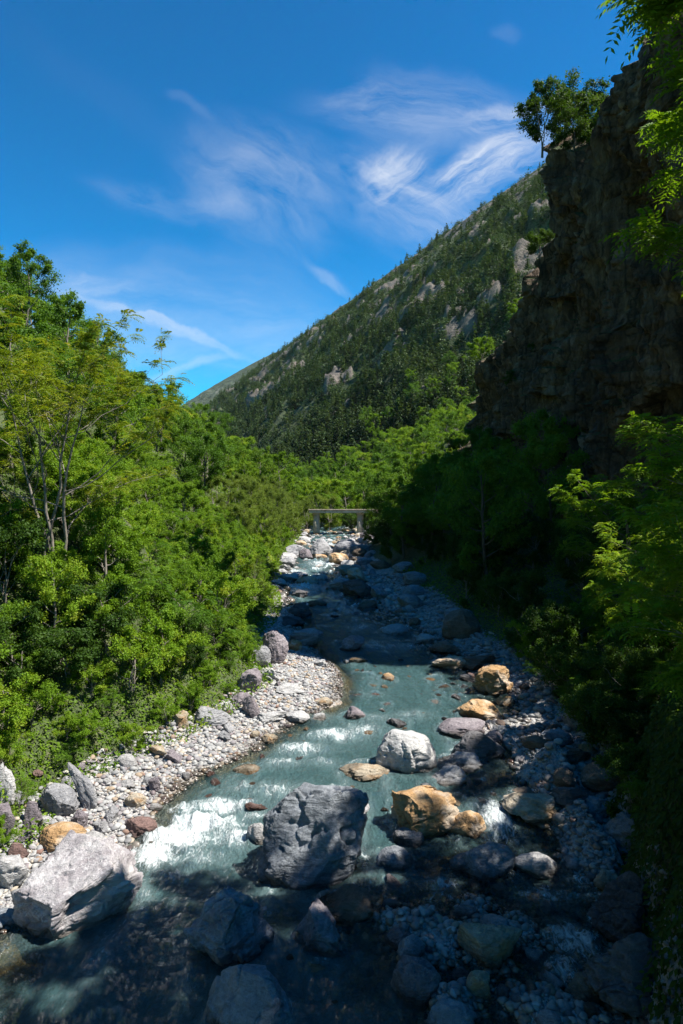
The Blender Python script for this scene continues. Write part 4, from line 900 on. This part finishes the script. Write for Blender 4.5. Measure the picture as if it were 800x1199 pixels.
# near trees on the right bank
plant('leaning_ash', 0, 10.9, 11.6, 1.0, 'ash_tree', 'tall feather leaved tree leaning out in front of the cliff from the mossy wall', 'tree', rot=0.0, sz=1.0)
plant('right_ash', 2, 7.2, 10.6, .9, 'ash_tree', 'spreading feather leaved tree hanging over the stream at the mossy wall', 'tree', rot=.8, sz=1.0)
plant('right_ash', 1, 8.8, 13.0, .72, 'ash_tree', 'dense feather leaved tree on top of the mossy wall', 'tree', rot=2.8, sz=.8)
plant('right_ash', 2, 11.0, 20.0, .75, 'ash_tree', 'low feather leaved tree over the blue grey bank boulder', 'tree', rot=4.0, sz=.9)
plant('right_ash', 1, 15.0, 19.5, .85, 'ash_tree', 'dark feather leaved tree between the near trees and the cliff', 'tree', rot=3.0, sz=1.0)
plant('right_ash', 2, 12.0, 25.5, .85, 'ash_tree', 'feather leaved tree on the bank upstream of the blue grey bank boulder', 'tree', rot=1.0, sz=.95)
plant('right_ash', 1, 16, 28, .85, 'ash_tree', 'leafy ash below the near corner of the cliff', 'tree', rot=5.2, sz=1.0)
plant('right_ash', 2, 13.6, 32, 1.05, 'ash_tree', 'feather leaved tree behind the rusty jagged rock', 'tree', rot=.3, sz=1.0)
# unseen trees beside the viewpoint, put there to shade the lower stream
for i, (x, y, s, v) in enumerate([(13.6, 7.2, 1.1, 0), (12.5, 4.0, 1.25, 0), (16.5, 9.5, 1.3, 1), (10.5, .5, 1.15, 0), (16, 2, 1.4, 0)]):
    plant('right_ash', v, x, y, s, 'ash_tree', 'unseen feather leaved tree of the shade grove beside the viewpoint', 'tree', 'grove beside the viewpoint', sz=1.05)

def pick(n, fx, ys, gap, grow=0.0):
    out, tries = [], 0
    while len(out) < n and tries < n * 40:
        tries += 1; y = U(*ys); x = fx(y); g = gap + grow * y
        if any((x - a) ** 2 + (y - b) ** 2 < g * g for a, b in out): continue
        out.append((x, y))
    return out
def e_left(y, e): return float(EL(y) - BL(y)) - e
# left hillside trees
hill = pick(205, lambda y: e_left(y, U(10 if y < 62 else 6, min(78, 9 + y * .62))), (30, 190), 2.6, .022)
for i, (x, y) in enumerate(hill):
    e = float(EL(y) - BL(y)) - x; px = 400 + x / y * 800
    band = 'high on the green hillside near its skyline' if e > .36 * y else 'halfway up the green hillside' if e > .18 * y else 'low on the green hillside above the bank bushes'
    dist = ' close by' if y < 70 else ' past bare tree' if y < 120 else ' farther on'
    kd = random.choices(['broadleaf_tree', 'light_tree', 'shade_tree'], [.5, .32, .18])[0]
    plant(kd, i, x, y, U(.5, 1.0), 'broadleaf_tree', ('lime green leafy tree ' if kd == 'light_tree' else 'dark leafy tree ') + band + dist, 'tree', 'broadleaf trees of the green hillside ' + band.split(' ')[0] + dist)
# lower bank trees left, towards the bridge
for i, (x, y) in enumerate(pick(26, lambda y: e_left(y, U(.8, 6)), (58, 122), 2.6)):
    plant('willow', i, x, y, U(.6, .95), 'willow_tree', 'grey green willow on the bank ' + ('close to the bridge pier' if y > 95 else 'beside the cascade' if y > 75 else 'beside the shaded bend'), 'tree', 'willows along the sunny bank')
for (x, y, s) in [(-9.2, 21.6, .42), (-8.4, 24.4, .42), (-11.4, 22.0, .5), (-12.5, 26, .6)]:
    plant('light_tree', int(x * 3), x, y, s, 'young_tree', 'young lime green tree crowding the foot of the bare branched tree', 'tree', 'young trees under the bare branched tree')
plant('sapling', 0, *(-5.4, 43.5), 1.0, 'sapling', 'thin half bare sapling standing by the tall plum boulder', 'sapling')
plant('sapling', 1, *(-5.9, 46.5), .9, 'sapling', 'wispy sapling behind the thin half bare one at the bend', 'sapling')
# bushes on the left bank
bank = []
for gy in np.arange(17.5, 78, 1.25):
    for ge in np.arange(.5, 9.5 if gy < 55 else 5, 1.25):
        if random.random() < (.86 if gy < 52 else .6): y = gy + U(-.55, .55); bank.append((e_left(y, ge + U(-.45, .55)), y))
for i, (x, y) in enumerate(bank):
    e = e_left(y, 0) - x
    where = 'at the foot of the sunny bank' if e < 2 else 'on the sunny bank'
    by = ' behind the huge slab' if y < 22 else ' under the bare branched tree' if y < 29 else ' above the gravel bar' if y < 42 else ' above the shaded bend' if y < 58 else ' beside the cascade'
    plant('shrub' if random.random() < .86 else 'pinnate_shrub', i, x, y, U(.5, 1.0) * (1.1 if e > 1.2 else .6), 'shrub', 'bright green bush ' + where + by, 'bush', 'bushes on the sunny bank' + by)
wk = []
for gy in np.arange(16.5, 36, .85):
    for ge in np.arange(.35, 4.2, .85):
        if random.random() < .72: y = gy + U(-.4, .4); wk.append((e_left(y, ge + U(-.4, .4)), y))
for i, (x, y) in enumerate(wk):
    kd = random.choices(['shrub', 'pinnate_shrub', 'dark_shrub', 'sapling'], [.5, .28, .1, .12])[0]
    plant(kd, i, x, y, U(.25, .55) * (.7 if kd in ('dark_shrub', 'sapling') else 1), 'weed_clump', {'shrub': 'low leafy weed clump', 'pinnate_shrub': 'ferny weed clump', 'dark_shrub': 'dark weed clump', 'sapling': 'thin stalky weed'}[kd] + ' where the green bank meets the gravel' + (' behind the huge slab' if y < 22 else ' under the bare branched tree' if y < 28 else ' beside the smooth bar boulder'), 'weeds', 'weeds along the edge of the gravel bar')
for i, (x, y) in enumerate([(-8.6, 21.4), (-9.6, 20.2), (-10.8, 21.8), (-7.9, 22.8)]):
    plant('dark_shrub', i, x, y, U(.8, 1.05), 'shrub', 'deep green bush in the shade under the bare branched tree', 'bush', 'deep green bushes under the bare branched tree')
# shaded right bank; the bushes are generic dark shrubs, no set species
for i, (x, y) in enumerate(pick(64, lambda y: float(ER(y) + BR(y)) + U(.2, max(2, 15 - float(ER(y) + BR(y)))), (32, 118), 1.7, .006)):
    if y > 88 and x < 7.5: continue
    plant('dark_shrub', i, x, y, U(.7, 1.3), 'dark_bush', 'dark bush in the cliff shade ' + ('behind the rusty jagged rock' if y < 45 else 'above the shaded stone bank' if y < 70 else 'beside the cascade'), 'bush', 'bushes in the cliff shade')
for i, (x, y) in enumerate(pick(34, lambda y: float(ER(y) + BR(y)) + U(1.5, max(3, 16 - float(ER(y) + BR(y)))), (44, 126), 2.6, .006)):
    if y > 92 and x < 8.8: continue
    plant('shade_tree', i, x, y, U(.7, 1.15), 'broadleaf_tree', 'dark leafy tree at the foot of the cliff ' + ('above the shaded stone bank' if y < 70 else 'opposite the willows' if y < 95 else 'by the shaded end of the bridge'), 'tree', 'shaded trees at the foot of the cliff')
for i, (x, y) in enumerate(pick(40, lambda y: float(ER(y) + BR(y)) + U(-.3, 3.5), (15.5, 34), .9)):
    plant(random.choice(['dark_shrub', 'pinnate_shrub', 'shrub']), i, x, y, U(.5, .95), 'shrub', 'leafy bush along the shaded bank ' + ('above the mossy wall' if y < 20 else 'over the blue grey bank boulder' if y < 27 else 'behind the rusty jagged rock'), 'bush', 'leafy bushes along the shaded bank')
# trees beyond the bridge
def m_z(x, y):       # height of whatever ground is on top there
    d = (mface[..., 0] - x) ** 2 + (mface[..., 1] - y) ** 2; k = np.unravel_index(np.argmin(d), d.shape)
    return max(Tz(x, y), float(mface[k][2]) if d[k] < 60 else -9)
for i, (x, y) in enumerate(pick(165, lambda y: -4 + (y - 122) * -.12 + U(-22, 50 + (y - 122) * .30), (124, 300), 3.6, .008)):
    kd = random.choices(['light_tree', 'broadleaf_tree'], [.66, .34])[0]
    plant(kd, i, x, y, U(.9, 1.5), 'valley_tree', ('sunlit lime green tree ' if kd == 'light_tree' else 'mid green leafy tree ') + ('just behind the bridge' if y < 150 else 'on the valley floor beyond the bridge' if y < 195 else 'at the foot of the pine forest' if y < 245 else 'climbing into the lower edge of the pine forest'), 'tree', 'leafy trees beyond the bridge', z=m_z(x, y) - .3)
for i, (x, y) in enumerate(pick(46, lambda y: U(-12, 14), (117.5, 138), 1.5)):
    plant(random.choice(['dark_shrub', 'dark_shrub', 'willow']), i, x, y, U(.9, 1.5), 'thicket_bush', 'bush in the thicket behind the bridge piers', 'bush', 'thicket behind the bridge')
for i, (x, y) in enumerate(pick(40, lambda y: e_left(y, U(.1, 5)), (80, 118), 1.5)):
    plant(random.choice(['shrub', 'willow']), i, x, y, U(.8, 1.3) * .8, 'shrub', 'grey green bush along the cascade bank near the bridge', 'bush', 'bushes along the cascade bank')
# cliff top plants; the dark leaves have their backlit shade painted in
def on_cliff(y, back):
    i = int(np.argmin(np.abs(cyv - y))); row = slice(None)
    xs, zs = CX[i, nv - 1:], CZ[i, nv - 1:]; x = xs[0] + back; return x, float(CYf[i, nv - 1]), float(np.interp(x, xs, zs))
for (y, back, s, k, lab) in [(41.5, .3, 1.0, 'dark_shrub', 'bush on the very top edge of the cliff'), (43.2, .6, .8, 'dark_shrub', 'small bush beside the topmost one on the cliff edge'),
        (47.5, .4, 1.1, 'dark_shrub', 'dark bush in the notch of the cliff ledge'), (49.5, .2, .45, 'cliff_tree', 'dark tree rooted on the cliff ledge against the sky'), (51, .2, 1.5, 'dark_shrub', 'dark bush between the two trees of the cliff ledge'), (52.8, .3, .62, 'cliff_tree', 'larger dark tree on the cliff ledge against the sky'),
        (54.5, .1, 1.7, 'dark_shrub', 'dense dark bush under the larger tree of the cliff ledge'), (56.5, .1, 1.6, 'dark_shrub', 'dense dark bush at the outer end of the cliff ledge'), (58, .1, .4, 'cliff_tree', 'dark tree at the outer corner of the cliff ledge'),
        (59, .1, 1.0, 'dark_shrub', 'bush hanging over the outer corner of the cliff'), (62.5, .3, 1.0, 'dark_shrub', 'bush just below the cliff corner'), (68, .5, .9, 'shrub', 'green bush on the falling edge of the cliff'),
        (76, .5, 1.3, 'shrub', 'green bush midway down the cliff edge'), (93, .4, 1.4, 'shrub', 'sunlit yellow green bush on the low shoulder of the cliff'), (99, .4, 1.2, 'shrub', 'bush near the low end of the cliff'), (106, .4, 1.6, 'shrub', 'bush where the cliff meets the valley trees')]:
    x, yy, z = on_cliff(y, back); plant(k, int(y), x, yy, s, 'shrub' if 'shrub' in k else 'broadleaf_tree', lab, 'bush' if 'shrub' in k else 'tree', z=z - .15)
for i in range(46):
    y = U(46, 118); b = nv + int(U(0, 18)); a = int(np.argmin(np.abs(cyv - y)))
    plant(random.choice(['dark_shrub', 'shrub']), i, CX[a, b], CYf[a, b], U(.7, 1.4), 'cliff_bush', 'bush on the slope behind the cliff edge', 'bush', 'bushes behind the cliff edge', z=CZ[a, b] - .15)
# bushes and hangers on the cliff face
for i in range(26):
    y = U(40, 118); t = U(.15, .8); a = int(np.argmin(np.abs(cyv - y))); b = int(t * (nv - 1))
    plant('dark_shrub', i, CX[a, b] + .1, CYf[a, b], U(.3, .65), 'cliff_bush', 'small dark bush clinging to the cliff face', 'bush', 'bushes clinging to the cliff face', z=CZ[a, b] - .3)
# firs on the mountain: the nearest as trees of their own, the rest of the forest as one mass
fs = mface.shape; us = rng.random(46000); vs = rng.random(46000) ** 1.1
ii = (us * (fs[0] - 1)).astype(int); jj = (vs * (fs[1] - 1)).astype(int); pts = mface[ii, jj]
px = 400 + pts[:, 0] / pts[:, 1] * 800; py = 600 - 800 * ((pts[:, 2] - CAM_H) / pts[:, 1] + .026)
vis = (px > 215) & (px < 670) & (pts[:, 1] > 60)
dens = fbm(pts * .02, 4, 12) * 1.7 + .28 - .35 * (vs - .4)
vis &= (dens + rng.normal(0, .25, len(us)) > -.18)
vis &= rng.random(len(us)) > mrock[:, :fs[1]][ii, jj] * .93
# (a loose margin beyond the frame keeps the slope wooded from a step aside)
pts, vs_, px, py = pts[vis], vs[vis], px[vis], py[vis]
order = np.argsort(pts[:, 1]); pts, vs_, px, py = pts[order], vs_[order], px[order], py[order]
front = np.where((px > 235) & (px < 590) & (py < 560) & (pts[:, 1] > 190))[0][:260]
for i in front:
    p = pts[i]; plant('fir', int(i), p[0], p[1], U(.55, 1.05), 'fir_tree', 'dark fir on the mountain flank ' + ('just above the valley trees' if vs_[i] < .12 else 'in the middle of the wooded slope' if vs_[i] < .3 else 'below the rocky crags'), 'tree', 'firs on the mountain flank', z=p[2] - .5)
rest = np.setdiff1d(np.arange(len(pts)), front)
Vq, Tq = [], []
for i in rest:
    p = pts[i]; k = random.randrange(3) if random.random() < (.8 - .75 * vs_[i]) else 3 + random.randrange(3)
    q, t = LOW[k]; s = U(.35, 1.0) * (.95 if k < 3 else U(.5, 1.1)); a = U(0, 6.28); c, sn = math.cos(a), math.sin(a)
    Vq.append(np.stack([(q[:, 0] * c - q[:, 1] * sn) * s + p[0], (q[:, 0] * sn + q[:, 1] * c) * s + p[1], q[:, 2] * s + p[2] - .6], -1)); Tq.append(t * .35 + U(0, .6))
fo_ = link('forest', leaves_mesh('forest', np.concatenate(Vq), np.concatenate(Tq), LEAF_PINE))
tag(fo_, 'mixed pine and oak wood covering the big mountain slope', 'forest', None, 'stuff')

# ground cover on the left bank: weeds and grass, uncountable
n = 230000; Y = 13 + 105 * rng.random(n) ** 1.6; e = rng.random(n) ** 1.5 * (11 + np.clip(Y - 30, 0, 40) * .3) - .5; X = EL(Y) - BL(Y) - e
k = (fbm(xyz(X * .8, Y * .8), 3, 21) > -.55) & ((e > .2) | (rng.random(n) < .4)); X, Y = X[k], Y[k]
n2_ = 22000; Y2 = 12 + 50 * rng.random(n2_); X2 = ER(Y2) + BR(Y2) + rng.random(n2_) ** 1.2 * 6; X = np.concatenate([X, X2]); Y = np.concatenate([Y, Y2]); Z = T(X, Y)
m = len(X); nr = unit(rng.normal(size=(m, 3)) * .5 + [.3, 0, .8]); ax = unit(np.cross(nr, rng.normal(size=(m, 3)))); nr = unit(nr - ax * (nr * ax).sum(1, keepdims=True))
L = rng.uniform(.055, .125, m) * (1 + np.clip(Y - 15, 0, 99) * .022)
tt_ = .48 + .75 * fbm(xyz(X * .55, Y * .55), 4, 23) + rng.normal(0, .13, m)
hp = .25 + 1.3 * sst(-.35, .6, fbm(xyz(X * .9, Y * .9), 3, 25)); L = L * (.8 + .5 * rng.random(m) ** 3)
gc = link('ground_cover', leaves_mesh('ground_cover', leaf_quads(np.stack([X, Y, Z + rng.random(m) ** 2 * .45 * hp], -1), ax, nr, L, L * .6), tt_, LEAF_GRASS))
tag(gc, 'low weeds and grass covering both banks', 'ground cover', None, 'stuff')

# ivy curtain over the near mossy wall
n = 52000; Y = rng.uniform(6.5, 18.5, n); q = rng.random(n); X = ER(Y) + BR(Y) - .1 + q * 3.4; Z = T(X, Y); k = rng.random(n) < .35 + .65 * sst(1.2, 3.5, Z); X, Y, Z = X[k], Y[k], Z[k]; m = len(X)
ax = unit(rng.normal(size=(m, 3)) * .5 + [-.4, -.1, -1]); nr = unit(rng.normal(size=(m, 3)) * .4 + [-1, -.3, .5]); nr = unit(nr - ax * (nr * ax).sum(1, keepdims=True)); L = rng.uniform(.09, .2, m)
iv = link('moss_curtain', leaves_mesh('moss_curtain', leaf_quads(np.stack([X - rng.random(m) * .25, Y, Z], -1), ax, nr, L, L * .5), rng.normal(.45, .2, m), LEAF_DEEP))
tag(iv, 'dark hanging moss and ivy over the near bank wall', 'ivy', None, 'stuff')

# ------------------------------------------------------------------ the old bridge
CON = concrete_mat()
def bm_obj(name, bm, m, parent):
    me = bpy.data.meshes.new(name); bm.to_mesh(me); bm.free(); me.materials.append(m); return link(name, me, parent)
BY = 113.0; bz = float(WL(BY))
br = bpy.data.objects.new('footbridge', None); col.objects.link(br); br.location = (0, BY, bz)
tag(br, 'old concrete footbridge on two round piers over the far end of the cascade', 'bridge')
def box(bm, x0, x1, y0, y1, z0, z1, bev=.04):
    r = bmesh.ops.create_cube(bm, size=1); vs = r['verts']
    bmesh.ops.scale(bm, vec=(x1 - x0, y1 - y0, z1 - z0), verts=vs); bmesh.ops.translate(bm, vec=((x0 + x1) / 2, (y0 + y1) / 2, (z0 + z1) / 2), verts=vs)
    ed = list({e for v in vs for e in v.link_edges}); bmesh.ops.bevel(bm, geom=ed, offset=bev, segments=2, affect='EDGES')
dz = 9 + BY * (-.0262 + .0025) - bz
bm = bmesh.new(); box(bm, -5.3, 13, -1.2, 1.2, dz - .42, dz + .05)
bm_obj('deck', bm, CON, br)
bm = bmesh.new(); box(bm, -5.45, 13, -1.35, -1.1, dz + .052, dz + .22); bm_obj('edge_beam', bm, CON, br)
for x in (-4.15, 3.1):
    bm = bmesh.new(); r = bmesh.ops.create_cone(bm, segments=28, radius1=.56, radius2=.52, depth=dz - .43 + 1.2, cap_ends=True)
    bmesh.ops.translate(bm, vec=(x, 0, (dz - .43 - 1.2) / 2), verts=r['verts'])
    o = bm_obj('pier', bm, CON, br)
    for p in o.data.polygons: p.use_smooth = len(p.vertices) == 4
    bm = bmesh.new(); r = bmesh.ops.create_cone(bm, segments=24, radius1=.66, radius2=.63, depth=.2, cap_ends=True); bmesh.ops.translate(bm, vec=(x, 0, dz - .56), verts=r['verts'])
    bm_obj('capital', bm, CON, o)

# ------------------------------------------------------------------ air
hm, hnt, hnd, hlk = mat('valley_air')
pv = N(hnd, 'ShaderNodeVolumePrincipled'); pv.inputs['Color'].default_value = (.82, .90, 1.0, 1); pv.inputs['Density'].default_value = .000022; pv.inputs['Anisotropy'].default_value = .2
ho = N(hnd, 'ShaderNodeOutputMaterial'); hlk.new(pv.outputs[0], ho.inputs['Volume'])
bm = bmesh.new(); r = bmesh.ops.create_cube(bm, size=1); bmesh.ops.scale(bm, vec=(3600, 3500, 610), verts=r['verts']); bmesh.ops.translate(bm, vec=(-300, 1650, 285), verts=r['verts'])
me = bpy.data.meshes.new('haze'); bm.to_mesh(me); bm.free(); me.materials.append(hm); hz_ = link('haze', me); tag(hz_, 'thin blue air over the far slopes', 'haze', None, 'stuff')

# ------------------------------------------------------------------ render settings
vs_ = scene.view_settings; vs_.view_transform = 'Standard'; vs_.look = 'None'; vs_.exposure = 1.2; vs_.gamma = 1.0; vs_.use_curve_mapping = False
scene.render.engine = 'CYCLES'
cy = scene.cycles; cy.use_denoising = True; cy.max_bounces = 7; cy.diffuse_bounces = 3; cy.glossy_bounces = 3; cy.transmission_bounces = 4; cy.transparent_max_bounces = 8
cy.caustics_reflective = False; cy.caustics_refractive = False; cy.sample_clamp_indirect = 6.0
